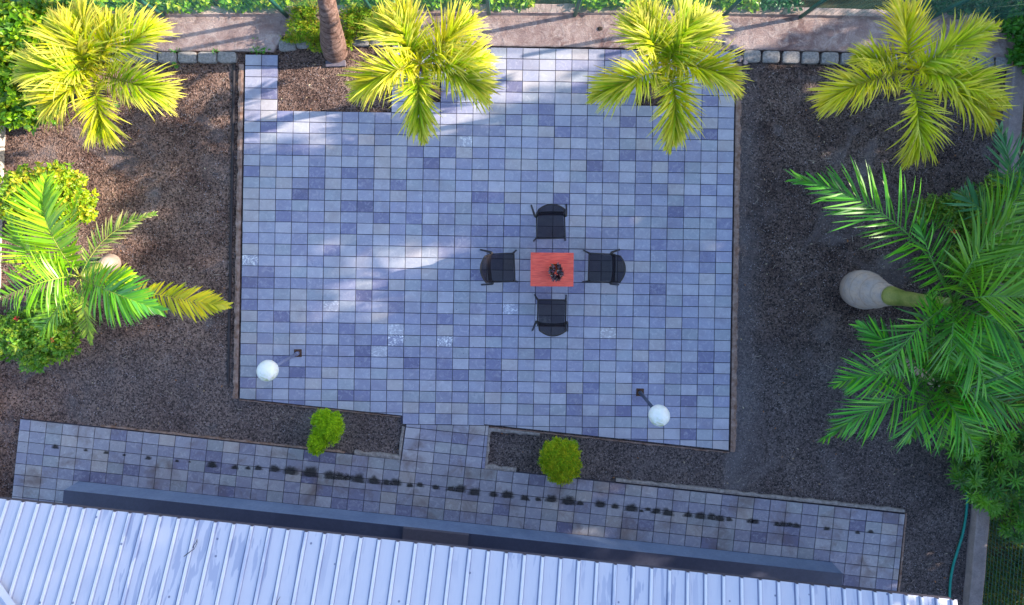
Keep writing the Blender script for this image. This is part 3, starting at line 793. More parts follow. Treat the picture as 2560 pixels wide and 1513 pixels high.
# ---------------------------------------------------------------- green palms
GT = ((.11, .34, .015), (.16, .42, .02), (.22, .50, .03), (.09, .28, .02))
def bottle(root, way, rad, n=24, mat='trunk_grey', name='trunk'):
    mb = MB(); pts = []; rr = []
    for i in range(len(way)-1):
        for k in range(6):
            t = k/6; s_ = t*t*(3-2*t)
            pts.append(Vector(way[i]).lerp(Vector(way[i+1]), t)); rr.append(rad[i]+(rad[i+1]-rad[i])*s_)
    pts.append(Vector(way[-1])); rr.append(rad[-1])
    rr = [r*(1+.012*math.sin(j*1.9)) for j, r in enumerate(rr)]
    mb.tube(pts, rr, n); return mb.build(name, M[mat], root, smooth=True)
def mat_bottle():
    m, t = new_mat('bottle_trunk'); n = N(t); P = n.geo(); z = n.n('ShaderNodeSeparateXYZ', i_0=P).outputs[2]
    rg = n.n('ShaderNodeTexWave', i_Vector=P, i_Scale=1.7, i_Distortion=2.5, i_Detail=3.0, bands_direction='Z').outputs['Fac']
    col = n.mix(n.ramp(n.noise(P, 5, 5, .6), .35, .7), (.44, .34, .29), (.31, .28, .29))
    col = n.mix(n.rng(rg, .93, 1.0, 0, .3), col, (.14, .11, .10))
    col = n.mix(n.rng(n.noise(P, 9, 7, .75, 1.5), .5, .68, 0, .5), col, (.17, .12, .10))
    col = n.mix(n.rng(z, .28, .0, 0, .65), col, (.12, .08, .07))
    n.out(n.pr(i_Base_Color=col, i_Roughness=.75, i_Normal=n.bump(n.noise(P, 24, 5), .4, .01))); return m
M['trunk_grey'] = mat_bottle()
M['crownshaft'] = mat_plain('crownshaft', (.09, .15, .02), (.34, .34, .10), 5, .4, .1)
M['trunk_pink'] = mat_plain('pale_trunk', (.30, .22, .18), (.44, .35, .31), 7, .7, .3)

def shaft_z(cb, u, v): return None
# left bottle palm
random.seed(31)
b = W(274, 660, 0); b.z = -.06
LP = empty('bottle_palm', tuple(b), 'small bright green bottle palm with pale bulb trunk in the left gravel', 'palm')
bottle(LP, [b, W(276, 658, .15), W(268, 660, .45), W(247, 668, .62)], [.15, .17, .14, .085], mat='trunk_pink')
bottle(LP, [W(249, 667, .60), W(228, 677, .9), W(205, 690, 1.3)], [.085, .075, .05], n=14, mat='crownshaft', name='crownshaft')
cz = 1.3; c = W(200, 692, cz)
def fl(p1, p2, z1, z2, **k):
    frond(LP, c, W(p1[0], p1[1], z1), W(p2[0], p2[1], z2), mat='palm_leaf', **k)
LGT = ((.28, .54, .008), (.40, .66, .012), (.20, .46, .010), (.52, .70, .03))
fl((118, 560), (120, 448), 1.95, 1.9, n=64, L=.62, wd=.036, a0=72, a1=30, droop=.22, vee=.3, tints=LGT, stem=(.4, .45, .08), jit=.08)
fl((272, 590), (384, 535), 1.2, 1.1, n=34, L=.34, wd=.024, a0=60, a1=26, droop=.3, tints=((.20, .36, .03), (.45, .50, .12), (.13, .28, .03)), stem=(.4, .42, .1), tipcol=(.65, .55, .3))
fl((265, 725), (400, 775), 1.9, 1.7, n=66, L=.62, wd=.032, a0=70, a1=26, droop=.3, tints=((.12, .42, .02), (.09, .34, .05), (.2, .5, .03)), stem=(.3, .36, .06), jit=.08)
fl((420, 742), (568, 763), 1.35, 1.05, n=44, L=.40, wd=.036, a0=62, a1=28, droop=.25, tints=((.62, .56, .012), (.74, .60, .015), (.50, .52, .012)), stem=(.6, .5, .06), start=.3, label='yellowing frond')
fl((212, 775), (228, 858), 1.0, .8, n=40, L=.26, wd=.020, a0=62, a1=24, droop=.2, tints=((.30, .46, .04), (.4, .52, .06)), stem=(.5, .5, .1), start=.3)
fl((105, 706), (-30, 760), 1.9, 1.7, n=34, L=.56, wd=.026, a0=80, a1=45, droop=.65, tints=((.16, .40, .01), (.28, .52, .02)), stem=(.45, .5, .08), vee=.05)
fl((172, 590), (200, 480), 1.6, 1.9, n=26, L=.40, wd=.028, a0=50, a1=16, droop=.2, tints=LGT, stem=(.4, .45, .08))

fl((80, 640), (25, 545), 1.6, 1.7, n=44, L=.44, wd=.03, a0=60, a1=22, droop=.3, tints=LGT, stem=(.4, .45, .08))
fl((130, 790), (100, 830), 1.3, .9, n=34, L=.40, wd=.028, a0=60, a1=24, droop=.4, tints=((.16, .40, .01), (.24, .46, .02)), stem=(.4, .45, .08))
fl((262, 700), (330, 690), 1.5, 1.4, n=30, L=.42, wd=.028, a0=56, a1=20, droop=.35, tints=LGT, stem=(.4, .45, .08))
# right bottle palm
random.seed(41)
b = W(2146, 722, 0); b.z = -.06
RP = empty('bottle_palm', tuple(b), 'big bottle palm with swollen grey trunk in the right gravel', 'palm')
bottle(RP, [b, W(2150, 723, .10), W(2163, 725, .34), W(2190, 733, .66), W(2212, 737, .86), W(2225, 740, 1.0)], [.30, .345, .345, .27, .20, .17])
bottle(RP, [W(2224, 739, .98), W(2262, 747, 1.3), W(2320, 753, 1.8), W(2372, 756, 2.25)], [.165, .125, .10, .07], n=16, mat='crownshaft', name='crownshaft')
c = W(2385, 757, 2.35)
DGT = ((.06, .30, .015), (.09, .38, .02), (.03, .16, .012), (.15, .46, .015))
def fr(p1, p2, z1, z2, c0=None, root=RP, tints=DGT, **k):
    kw = dict(n=68, L=.78, wd=.026, a0=64, a1=20, droop=.26, vee=.3, stem=(.12, .3, .06), jit=.13, tipf=.5, rr=.016); kw.update(k)
    frond(root, c0 or c, W(p1[0], p1[1], z1), W(p2[0], p2[1], z2), mat='palm_leaf', tints=tints, **kw)
fr((2240, 560), (1995, 448), 3.1, 2.9, n=54)
fr((2270, 850), (2180, 1000), 2.6, 1.6, n=36, L=.6)
fr((2500, 660), (2640, 600), 3.0, 2.7, n=40, tints=((.10, .30, .012), (.16, .36, .015)))
fr((2520, 820), (2680, 900), 2.9, 2.3, n=40)
fr((2440, 880), (2470, 1010), 2.7, 1.9, n=34)
fr((2440, 640), (2560, 520), 3.1, 2.7, n=40, tints=((.12, .34, .012), (.18, .40, .02), (.09, .26, .01)))
fr((2330, 650), (2300, 560), 3.0, 3.1, n=24, L=.5)
fr((2500, 740), (2640, 760), 3.1, 2.6, n=50, tints=((.12, .34, .012), (.18, .40, .02)))
fr((2380, 840), (2370, 940), 2.8, 2.1, n=40, L=.6)
fr((2480, 580), (2600, 430), 2.9, 2.4, n=44, tints=((.10, .30, .012), (.16, .36, .015)))
# second palm at the right edge, upper
random.seed(51)
b = W(2478, 600, 0); b.z = -.06; c2 = W(2522, 560, 1.7)
R2 = empty('feather_palm', tuple(b), 'grey green feather palm at the right edge below the dull yellow palm', 'palm')
bottle(R2, [b, b.lerp(c2, .5), c2], [.12, .08, .06], n=14, mat='trunk_pink')
SGT = ((.07, .25, .09), (.10, .30, .12), (.05, .20, .07))
fr((2530, 450), (2500, 322), 2.3, 2.2, c0=c2, root=R2, tints=SGT, n=40, L=.60)
fr((2565, 480), (2600, 380), 2.3, 2.2, c0=c2, root=R2, tints=SGT, n=34, L=.55)
fr((2600, 560), (2680, 560), 2.2, 1.8, c0=c2, root=R2, tints=SGT, n=30, L=.55)
fr((2450, 520), (2405, 480), 2.0, 1.8, c0=c2, root=R2, tints=SGT, n=26, L=.45)
fr((2560, 640), (2600, 720), 2.2, 1.8, c0=c2, root=R2, tints=((.12, .34, .012), (.18, .40, .02)), n=34, L=.6)
# third palm, lower right
random.seed(61)
b = W(2268, 905, 0); b.z = -.06; c3 = W(2340, 962, 1.6)
R3 = empty('feather_palm', tuple(b), 'dense dark green feather palm spreading over gravel below the bottle palm', 'palm')
bottle(R3, [b, b.lerp(c3, .5), c3], [.11, .08, .06], n=14, mat='trunk_pink')
LG3 = ((.055, .34, .02), (.09, .44, .03), (.03, .17, .015), (.15, .46, .012))
for (p1, p2, z1, z2, k) in [((2210, 1010), (2060, 1095), 2.0, 1.3, dict(n=50, L=.66, a1=10)), ((2225, 935), (2090, 960), 2.2, 1.8, dict(n=44, L=.6)), ((2250, 880), (2150, 815), 2.1, 1.8, dict(n=40, L=.55)),
                            ((2330, 850), (2330, 740), 2.2, 2.0, dict(n=38, L=.6)), ((2430, 880), (2540, 830), 2.3, 2.0, dict(n=44, L=.7)), ((2450, 980), (2580, 1050), 2.3, 1.6, dict(n=48, L=.75)),
                            ((2400, 1050), (2440, 1130), 2.1, 1.3, dict(n=40, L=.6)), ((2300, 1040), (2270, 1100), 1.9, 1.3, dict(n=34, L=.62, a1=14)), ((2360, 1050), (2350, 1120), 1.9, 1.3, dict(n=24, L=.5)), ((2480, 920), (2640, 940), 2.3, 1.8, dict(n=40, L=.7))]:
    fr(p1, p2, z1, z2, c0=c3, root=R3, tints=LG3, **k)

# ---------------------------------------------------------------- shrubs
def shrub(name, label, blobs, n, L, wd, tints, cat='shrub', mat='leaf', group=None, up=.35, cluster=5, seed=0, flowers=None, shell=.5, lump=.3, stems=True):
    random.seed(seed+100)
    b0 = W(blobs[0][0], blobs[0][1], 0)
    root = empty(name, (b0.x, b0.y, -.05), label, cat, group)
    mb = MB(); tot = sum(b[3]*b[4] for b in blobs)
    for (u, v, z, rx, ry, rz_) in blobs:
        c = W(u, v, z); s = F/(H-z)
        blob_leaves(mb, c, (rx/s, ry/s, rz_), int(n*rx*ry/tot), L, wd, tints, up, shell, lump, seed+u, cluster)
    mb.build('foliage', M[mat], root)
    if stems:
        mb = MB()
        for (u, v, z, rx, ry, rz_) in blobs:
            c = W(u, v, z)
            for k in range(4):
                a = random.uniform(0, 6.28); s = F/(H-z)
                e = c+Vector((math.cos(a)*rx/s*.5, math.sin(a)*ry/s*.5, rz_*.3))
                mb.tube([(c.x*.7+b0.x*.3, c.y*.7+b0.y*.3, -.05), (c.x+(e.x-c.x)*.4, c.y+(e.y-c.y)*.4, z*.6), tuple(e)], [.02, .014, .006], 6)
        mb.build('stems', M['twig'], root)
    if flowers:
        for (u, v, z, col) in flowers:
            mb = MB(); p = W(u, v, z); mb.col(col)
            for k in range(14):
                leaf_quad(mb, p+rdir()*.025, rdir(.4), Vector((0, 0, 1)), .035, .025)
            mb.build('flower', M['leaf'], root)
    return root
def tufts(blobs, k, f, seed):
    random.seed(seed); out = []
    for (u, v, z, rx, ry, rz_) in blobs:
        rx *= 1.12; ry *= 1.12; out.append((u, v, z-.06, rx*.74, ry*.74, rz_*.7))
        for i in range(k):
            a = i*2.39996; q = ((i+.5)/k)**.5
            cu, cv = u+math.cos(a)*rx*.80*q, v+math.sin(a)*ry*.80*q
            r = rx*f*random.uniform(.75, 1.2); out.append((cu, cv, z+rz_*.75*math.sqrt(max(0, 1-q*q*.9))+random.uniform(-.02, .03), r, r, r/150))
    return out
# clipped fine-leaved bushes in the two beds
LIMEG = ((.38, .60, .006), (.48, .68, .008), (.26, .50, .006))
shrub('lime_bush', 'bright lime green lobed bush in the left planting bed', tufts([(829, 1068, .40, 31, 34, .36), (796, 1098, .34, 25, 30, .30), (806, 1048, .38, 26, 22, .30), (790, 1120, .28, 17, 16, .22)], 12, .30, 5),
      15000, .05, .012, LIMEG, 'bush', 'moss_leaf', up=.8, seed=1, shell=.35, lump=.3, stems=False)
OLG = ((.32, .46, .006), (.44, .52, .008), (.22, .40, .006), (.52, .50, .01))
shrub('round_bush', 'round olive green clipped bush in the right planting bed', tufts([(1402, 1152, .40, 54, 60, .48)], 55, .155, 6),
      19000, .05, .012, OLG, 'bush', 'moss_leaf', up=.8, seed=2, shell=.35, lump=.25, stems=False)
YG = ((.34, .48, .012), (.46, .54, .015), (.22, .40, .015), (.55, .48, .03), (.18, .34, .012))
shrub('yellow_green_shrub', 'yellow green leafy shrub behind the left bottle palm', [(70, 470, .7, 58, 46, .5), (150, 445, .7, 48, 34, .45), (185, 500, .6, 42, 46, .4), (40, 510, .5, 48, 40, .4), (120, 520, .4, 60, 46, .35), (215, 535, .4, 18, 18, .25)],
      9000, .085, .045, YG, seed=3)
G2 = ((.14, .34, .02), (.22, .42, .02), (.30, .42, .03), (.09, .26, .02))
shrub('flowering_shrub', 'green shrub with red flowers at the left edge below the bottle palm', [(60, 830, .6, 66, 60, .45), (140, 820, .6, 48, 56, .45), (95, 890, .45, 34, 36, .35), (30, 870, .4, 40, 30, .3), (130, 760, .5, 50, 40, .4), (160, 870, .4, 24, 30, .3)],
      9500, .085, .04, G2, seed=4, flowers=[(42, 796, .95, (.75, .06, .08)), (4, 830, .9, (.8, .08, .05)), (22, 838, .9, (.75, .08, .1)), (2, 875, .7, (.8, .1, .08)), (26, 858, .8, (.8, .12, .1)), (130, 850, .95, (.6, .12, .06))])
G3 = ((.07, .20, .012), (.12, .27, .015), (.20, .30, .02))
shrub('olive_shrub', 'olive shrub with orange flowers between the right bottle palm and wall', [(2420, 530, .5, 80, 60, .4), (2500, 640, .6, 80, 90, .5), (2340, 520, .4, 50, 34, .3), (2510, 480, .5, 60, 50, .4), (2420, 640, .4, 60, 60, .3)],
      12000, .075, .032, G3, seed=5, flowers=[(2428, 488, .9, (.7, .15, .02)), (2462, 560, 1.0, (.7, .12, .02)), (2385, 580, .8, (.7, .12, .02)), (2503, 607, 1.0, (.8, .16, .03)), (2530, 640, 1.0, (.7, .2, .02)), (2540, 635, 1.1, (.8, .1, .1))])
shrub('low_shrub', 'low yellow green shrub under the lower right feather palm', [(2360, 900, .35, 70, 60, .3), (2460, 850, .5, 80, 80, .4), (2520, 960, .5, 70, 70, .4), (2440, 1020, .4, 60, 60, .35), (2390, 980, .35, 50, 60, .3)],
      11000, .07, .03, ((.08, .22, .012), (.14, .28, .02), (.24, .30, .03), (.06, .16, .012)), seed=6)
# rosette shrub lower right
def rosette_shrub():
    random.seed(77); b0 = W(2450, 1200, 0)
    root = empty('rosette_shrub', (b0.x, b0.y, -.05), 'dark green shrub of star shaped leaf rosettes above the garden hose', 'shrub')
    mb = MB(); T = ((.045, .20, .012), (.09, .30, .018), (.03, .12, .012), (.14, .38, .02))
    mb2 = MB()
    for i in range(230):
        for _ in range(50):
            u, v = random.uniform(2375, 2590), random.uniform(1080, 1350)
            lim = 1080+ (v-1080)*.0
            left = 2368+max(0, (v-1180))*.95 if v > 1180 else 2368
            if u > left and v < 1190+ (u-2368)*.95: break
        z = random.uniform(.35, 1.15); p = W(u, v, z); ax = (Vector((0, 0, 1))+rdir()*.45).normalized(); mb.col(pick(T))
        X = ax.cross(Vector((1, 0, 0))).normalized(); Y = ax.cross(X); n_ = random.randint(9, 13); L_ = random.uniform(.13, .21)
        for k in range(n_):
            a = 2*math.pi*k/n_+random.uniform(-.15, .15); d = X*math.cos(a)+Y*math.sin(a)+ax*random.uniform(.1, .5)
            leaf_quad(mb, p, d, ax, L_, .034, .1, .2)
        for k in range(5):
            a = random.uniform(0, 6.28); d = X*math.cos(a)+Y*math.sin(a)+ax*1.2
            leaf_quad(mb, p, d, ax, L_*.6, .028, .1, .1)
        if i % 6 == 0: mb2.tube([(b0.x+random.uniform(-.2, .2), b0.y+random.uniform(-.2, .2), -.05), ((p.x+b0.x)/2, (p.y+b0.y)/2, z*.7), (p.x, p.y, z)], [.02, .014, .008], 6)
    mb.build('foliage', M['leaf'], root); mb2.build('stems', M['twig'], root)
rosette_shrub()
# leafy hedge, top left
HG = ((.18, .42, .010), (.30, .54, .012), (.10, .28, .010), (.40, .58, .02), (.42, .46, .02), (.05, .15, .01))
shrub('leafy_hedge', 'broad leaved hedge filling the top left corner', [(40, 60, .6, 90, 80, .5), (40, 200, .45, 80, 90, .4), (130, 60, .5, 70, 60, .4), (170, 130, .3, 60, 60, .28), (50, 290, .25, 66, 34, .22), (110, 230, .25, 50, 70, .2), (200, 30, .45, 60, 40, .35), (-40, 150, .7, 60, 160, .5)],
      11000, .13, .085, HG, 'hedge', seed=8, cluster=4, shell=.5)
shrub('planter_shrub', 'fine yellow green creeping shrub round the base of the thick trunk', [(760, 60, .25, 40, 50, .22), (790, 100, .15, 26, 30, .14), (735, 95, .12, 30, 14, .1), (885, 50, .25, 40, 40, .2), (920, 75, .18, 46, 26, .14), (872, 95, .15, 12, 26, .1), (930, 40, .2, 40, 24, .18), (770, 20, .3, 44, 22, .2)],
      9000, .06, .018, ((.28, .42, .012), (.18, .36, .012), (.40, .44, .02), (.14, .28, .01), (.36, .30, .03)), mat='moss_leaf', seed=9, up=.6, stems=False)
shrub('corner_shrub', 'dark leafy shrub in the top right corner beside the wall', [(2548, 60, .3, 24, 50, .25), (2550, 130, .2, 18, 30, .16), (2600, 100, .4, 50, 90, .4)], 1500, .12, .07, ((.05, .22, .02), (.08, .28, .02)), seed=10, cluster=4)
# creepers beyond the fence
random.seed(12); mb = MB()
for (ua, ub, dens) in ((225, 520, 900), (560, 720, 500), (860, 1200, 900), (1230, 1330, 250), (1440, 1560, 260), (1500, 1880, 500), (1880, 2000, 140), (2300, 2700, 700)):
    for i in range(dens):
        u = random.uniform(ua, ub); v = interp(TOPE, max(226, u))-random.expovariate(1/18)-2+random.choice((0, 0, 4)); z = random.uniform(-.15, .2)
        if v < -90: continue
        p = W(u, v, z); mb.col(pick(HG if u < 1900 else ((.02, .12, .05), (.03, .16, .06))))
        for k in range(4): leaf_quad(mb, p+rdir()*.05, rdir(.1), (Vector((0, 0, 1))+rdir()*.7).normalized(), random.uniform(.07, .13), random.uniform(.045, .08))
tag(mb.build('creeper', M['leaf']), 'green creeper growing outside the top fence', 'creeper', kind='stuff')
# grass and ground cover outside the right wall
random.seed(13); mb = MB()
for i in range(16000):
    v = random.uniform(1150, 1560); u = random.uniform(2440, 2640)
    wl = 2470-(v-1257)*.075+4
    if u < wl: continue
    p = W(u, v, 0); p.z = -.33
    dens = mnoise.noise(Vector((u*.012, v*.012, 0)))
    if dens < -.15 and random.random() < .7: continue
    mb.col(pick(((.07, .20, .015), (.14, .26, .03), (.24, .22, .07), (.05, .14, .015), (.12, .08, .05))))
    d = (Vector((0, 0, 1))+rdir()*.9).normalized(); leaf_quad(mb, p, d, rdir(), random.uniform(.06, .18), .012, .1, .3)
tag(mb.build('grass', M['leaf']), 'patchy grass outside the right boundary wall', 'grass', kind='stuff')

# small weeds in the joints of the footing
for (u, v, n_, lab) in ((645, 127, 60, 'largest green weed tuft at the top left patio corner'), (665, 124, 26, 'small weed right of the weed tuft at the patio corner'), (440, 126, 24, 'small weed above the fourth left granite block'), (438, 164, 26, 'small weed below the fourth left granite block'), (537, 129, 16, 'tiny weed above the second left granite block'), (296, 262, 18, 'tiny weed in the gravel below the leftmost golden palm'), (640, 100, 10, 'thin pale weed on the footing above the patio corner')):
    random.seed(int(u)); c = W(u, v, 0); c.z = -.01; mb = MB()
    for k in range(n_):
        a = random.uniform(0, 6.28); r_ = random.random()*.05*(n_/30)**.5
        mb.col(pick(((.08, .34, .02), (.13, .44, .03)))); leaf_quad(mb, c+Vector((math.cos(a)*r_*1.6, math.sin(a)*r_, random.uniform(0, .04))), Vector((math.cos(a), math.sin(a), random.uniform(.1, 1))), Vector((0, 0, 1)), random.uniform(.03, .06), .018)
    tag(mb.build('weed', M['leaf'], origin=c), lab, 'weed')

# ---------------------------------------------------------------- gravel chips and litter of fibres
random.seed(14); mb = MB()
def in_yard(u, v):
    if u < 590 and v > 165: 
        if v > 1045+ (u-50)*.107 and u > 45: return False
        return True
    if 700 < u < 970 and 140 < v < 272: return True
    if 600 < u < 1005: return 1003+(u-597)*.1065 < v < 1050+(u-50)*.107-6
    if 1228 < u < 1826: return 1076+(u-1222)*.107 < v < 1050+(u-50)*.107-8
    if u > 1850 and v > 160:
        if u < 2275 and v > 1040+(u-50)*.107: return False
        return u < 2520-(v-170)*.085
    return False
cnt = 0
while cnt < 26000:
    u, v = random.uniform(0, 2530), random.uniform(140, 1510)
    if not in_yard(u, v): continue
    cnt += 1
    p = W(u, v, 0); p.z = -.045+.018*mnoise.noise(Vector((p.x*.9, p.y*.9, 0)))
    L_ = random.choice((.014, .018, .024, .04)) ; wd = random.uniform(.004, .010) if L_ > .02 else L_*.8
    a = random.uniform(0, 6.28); d = Vector((math.cos(a), math.sin(a), random.uniform(-.2, .5))).normalized(); s = Vector((-math.sin(a), math.cos(a), random.uniform(-.6, .6))).normalized()
    q = random.random(); left = u < 1100
    c_ = (.30, .25, .24) if q < .18 else ((.13, .075, .06) if left else (.07, .055, .06)) if q < .55 else (.035, .025, .028) if q < .95 else (.42, .38, .38)
    k = random.uniform(.7, 1.2); mb.col((c_[0]*k, c_[1]*k, c_[2]*k))
    mb.add([p-d*L_/2, p+s*wd/2+Vector((0, 0, .004)), p+d*L_/2, p-s*wd/2], [(0, 1, 2), (0, 2, 3)])
tag(mb.build('gravel_chips', M['chip']), 'loose gravel chips and dry fibres strewn over the yard', 'gravel', kind='stuff')

random.seed(16); mb = MB(); cnt = 0
while cnt < 620:
    u, v = random.uniform(0, 2500), random.uniform(150, 1510)
    if not in_yard(u, v): continue
    if mnoise.noise(Vector((u*.006, v*.006, 8))) < random.uniform(-.3, .35): continue
    cnt += 1; p = W(u, v, 0); p.z = -.03; a = random.uniform(0, 6.28)
    if random.random() < .55:
        L_ = random.uniform(.06, .20); d = Vector((math.cos(a), math.sin(a), .05)); mb.col(random.choice(((.40, .34, .28), (.20, .14, .10), (.08, .06, .05), (.26, .2, .18))))
        e = Vector((-math.sin(a), math.cos(a), 0))*L_*random.uniform(-.25, .25); s_ = Vector((-math.sin(a), math.cos(a), 0))*.0035
        mb.add([p-s_, p+s_, p+d*L_*.5+e+s_, p+d*L_*.5+e-s_, p+d*L_], [(0, 1, 2, 3), (3, 2, 4)])
    else:
        mb.col(random.choice(((.30, .13, .05), (.36, .26, .16), (.14, .08, .05), (.42, .36, .26))))
        leaf_quad(mb, p, Vector((math.cos(a), math.sin(a), .15)), (Vector((0, 0, 1))+rdir()*.5).normalized(), random.uniform(.025, .06), random.uniform(.015, .03))
tag(mb.build('leaf_litter', M['chip']), 'dry leaves and stalks fallen on the gravel', 'litter', kind='stuff')

# ---------------------------------------------------------------- garden hose, wrapper
mb = MB(); hp = [(2425, 1180), (2421, 1225), (2421, 1255), (2418, 1290), (2410, 1335), (2398, 1375), (2386, 1415), (2379, 1455), (2377, 1490), (2376, 1540)]
pts = []
for i in range(len(hp)-1):
    for k in range(6):
        t = k/6; P_ = [hp[max(0, i-1)], hp[i], hp[i+1], hp[min(len(hp)-1, i+2)]]
        cr_ = [.5*((2*P_[1][j])+(-P_[0][j]+P_[2][j])*t+(2*P_[0][j]-5*P_[1][j]+4*P_[2][j]-P_[3][j])*t*t+(-P_[0][j]+3*P_[1][j]-3*P_[2][j]+P_[3][j])*t**3) for j in (0, 1)]
        q = W(cr_[0], cr_[1], 0); q.z = -.03; pts.append(q)
mb.tube(pts, .022, 10)
tag(mb.build('garden_hose', M['hose'], smooth=True, origin=pts[0]), 'teal green garden hose lying on the gravel beside the right wall', 'hose')
mb = MB(); c = W(2488, 1316, 0); mb.sphere((c.x, c.y, -.27), .065, 9, 7, (.75, 1.25, .6), lambda d: 1+.7*mnoise.noise(d*3.3))
tag(mb.build('crumpled_wrapper', M['foil'], origin=(c.x, c.y, -.33)), 'crumpled silvery blue wrapper in the grass outside the right wall', 'litter')
mb = MB(); mb.col((1, 1, 1)); 

# ---------------------------------------------------------------- furniture
def make_chair():
    root = empty('mesh_chair', (0, 0, 0), 'x', 'chair', 'four dark mesh chairs round the red table')
    fm = M['chair_frame']; zs = .44
    # seat (front edge at y=0, back towards +y): sling between rails, corners rounded
    mb = MB(); nx_, ny_ = 10, 10; top = []
    for j in range(ny_+1):
        for i in range(nx_+1):
            fx, fy = i/nx_*2-1, j/ny_
            x = fx*(.238-.012*fy); y = .012+fy*.44; z = zs-.016*(1-fx*fx)*math.sin(math.pi*fy)+.0
            if j == 0: z -= .006
            top.append((x, y, z))
    mb.add(top, [(j*(nx_+1)+i, j*(nx_+1)+i+1, (j+1)*(nx_+1)+i+1, (j+1)*(nx_+1)+i) for j in range(ny_) for i in range(nx_)])
    mb.build('seat', M['seat'], root, smooth=True)
    mb = MB(); r = .013
    mb.tube([(-.243, .46, zs), (-.249, .02, zs), (-.244, .004, zs-.004), (-.225, 0, zs-.006), (0, -.001, zs-.006), (.225, 0, zs-.006), (.244, .004, zs-.004), (.249, .02, zs), (.243, .46, zs)], r, 8)
    mb.tube([(-.236, .455, zs-.01), (0, .465, zs-.02), (.236, .455, zs-.01)], .010, 8)
    mb.build('seat_frame', fm, root, smooth=True)
    # backrest shell, leaning back and curved in plan
    mb = MB(); nx_, ny_ = 14, 8; g_ = []
    for j in range(ny_+1):
        fy = j/ny_
        for i in range(nx_+1):
            fx = i/nx_*2-1
            x = fx*(.236-.012*fy); y = .40+.10*fy+.085*(1-fx*fx)*(fy*.75+.25)-.01
            z = zs+.005+.33*fy-(.03*fx*fx if j == ny_ else 0)
            g_.append((x, y, z))
    n1 = (nx_+1)*(ny_+1)
    fr_ = [(j*(nx_+1)+i, j*(nx_+1)+i+1, (j+1)*(nx_+1)+i+1, (j+1)*(nx_+1)+i) for j in range(ny_) for i in range(nx_)]
    mb.add(g_, fr_)
    mb.build('backrest', M['seat'], root, smooth=True)
    mb = MB(); arc = [(i/nx_*2-1) for i in range(nx_+1)]
    mb.tube([(-.240, .385, zs), (-.226, .49, zs+.30)]+[(f*.224, .49+.085*(1-f*f)+.006, zs+.335-.025*f*f) for f in arc]+[(.226, .49, zs+.30), (.240, .385, zs)], .013, 8)
    mb.build('back_frame', fm, root, smooth=True)
    for sx in (-1, 1):
        mb = MB(); mb.tube([(sx*.240, .02, zs-.01), (sx*.262, -.010, .22), (sx*.285, -.045, .004)], [.019, .017, .016], 8)
        mb.build('leg', fm, root, smooth=True)
        mb = MB(); mb.tube([(sx*.245, .385, zs-.005), (sx*.275, .40, zs-.02), (sx*.298, .50, .24), (sx*.318, .60, .004)], [.020, .022, .018, .017], 8)
        mb.sphere((sx*.264, .395, zs-.008), .030, 8, 6)
        mb.build('leg', fm, root, smooth=True)
    return root
ch = make_chair()
spots_ch = [(W(1377.5, 596, .44), 1.2, 'black mesh chair above the red table, its back towards the fence'),
            (W(1286, 668.5, .44), 92, 'black mesh chair left of the red table, catching warm light on its back'),
            (W(1472, 669, .44), -91.5, 'black mesh chair right of the red table, facing left'),
            (W(1380, 750, .44), 179, 'black mesh chair below the red table, its back towards the house')]
for i, (p, a, lab) in enumerate(spots_ch):
    o = ch if i == 0 else copy_tree(ch)
    o.location = (p.x, p.y, 0); o.rotation_euler = (0, 0, R(a)); o['label'] = lab
# table
zt = .62; tl = W(1326.5, 632, zt); br = W(1434, 716.5, zt); cx, cy = (tl.x+br.x)/2, (tl.y+br.y)/2; tw, td = br.x-tl.x, tl.y-br.y
TB = empty('red_table', (cx, cy, 0), 'small red stained wooden table in the middle of the four chairs', 'table')
mb = MB(); mb.box((cx, cy, zt-.02), (tw, td, .04), R(-.5), .006); mb.build('tabletop', M['red_wood'], TB)
mb = MB(); mb.box((cx, cy, zt-.075), (tw-.10, td-.10, .07), R(-.5)); mb.build('apron', M['red_wood'], TB)
for sx in (-1, 1):
    for sy in (-1, 1):
        mb = MB(); mb.box((cx+sx*(tw/2-.06), cy+sy*(td/2-.06), zt/2-.022), (.045, .045, zt-.045), 0, .004); mb.build('leg', M['red_wood'], TB)
# potted purple plant
pc = W(1388, 676, .78); pc.z = zt
PL = empty('potted_plant', (pc.x, pc.y, zt), 'dark purple leaved plant in an orange pot on the red table', 'plant')
mb = MB(); prof = [(.0, .0), (.045, 0), (.052, .03), (.066, .09), (.07, .10), (.07, .112), (.062, .112), (.058, .09), (0, .09)]
K = 20; vv = []; fs = []
for r_, z_ in prof:
    for k in range(K): vv.append((pc.x-.01+r_*math.cos(2*math.pi*k/K), pc.y+.045+r_*math.sin(2*math.pi*k/K), zt+z_+.001))
for j in range(len(prof)-1):
    for k in range(K): fs.append((j*K+k, j*K+(k+1) % K, (j+1)*K+(k+1) % K, (j+1)*K+k))
mb.add(vv, fs); mb.build('pot', M['terracotta'], PL, smooth=True)
mb = MB(); random.seed(15)
PT = ((.045, .008, .014), (.07, .012, .02), (.02, .006, .01), (.12, .05, .06), (.10, .01, .03))
for k in range(150):
    a = random.uniform(0, 6.28)
    if 1.1 < a < 1.95 and random.random() < .8: continue        # a gap shows the pot rim
    r_ = random.random()**.6*.09; z_ = zt+.12+random.uniform(0, .13)*(1-r_*4); p = Vector((pc.x+.012+r_*.95*math.cos(a), pc.y-.03+r_*1.2*math.sin(a), z_))
    mb.col(pick(PT)); leaf_quad(mb, p, Vector((math.cos(a), math.sin(a), random.uniform(-.5, .9))), (Vector((0, 0, 1))+rdir()*1.1).normalized(), random.uniform(.05, .085), random.uniform(.035, .055), .22, .25)
mb.build('foliage', M['dark_leaf'], PL, smooth=True)
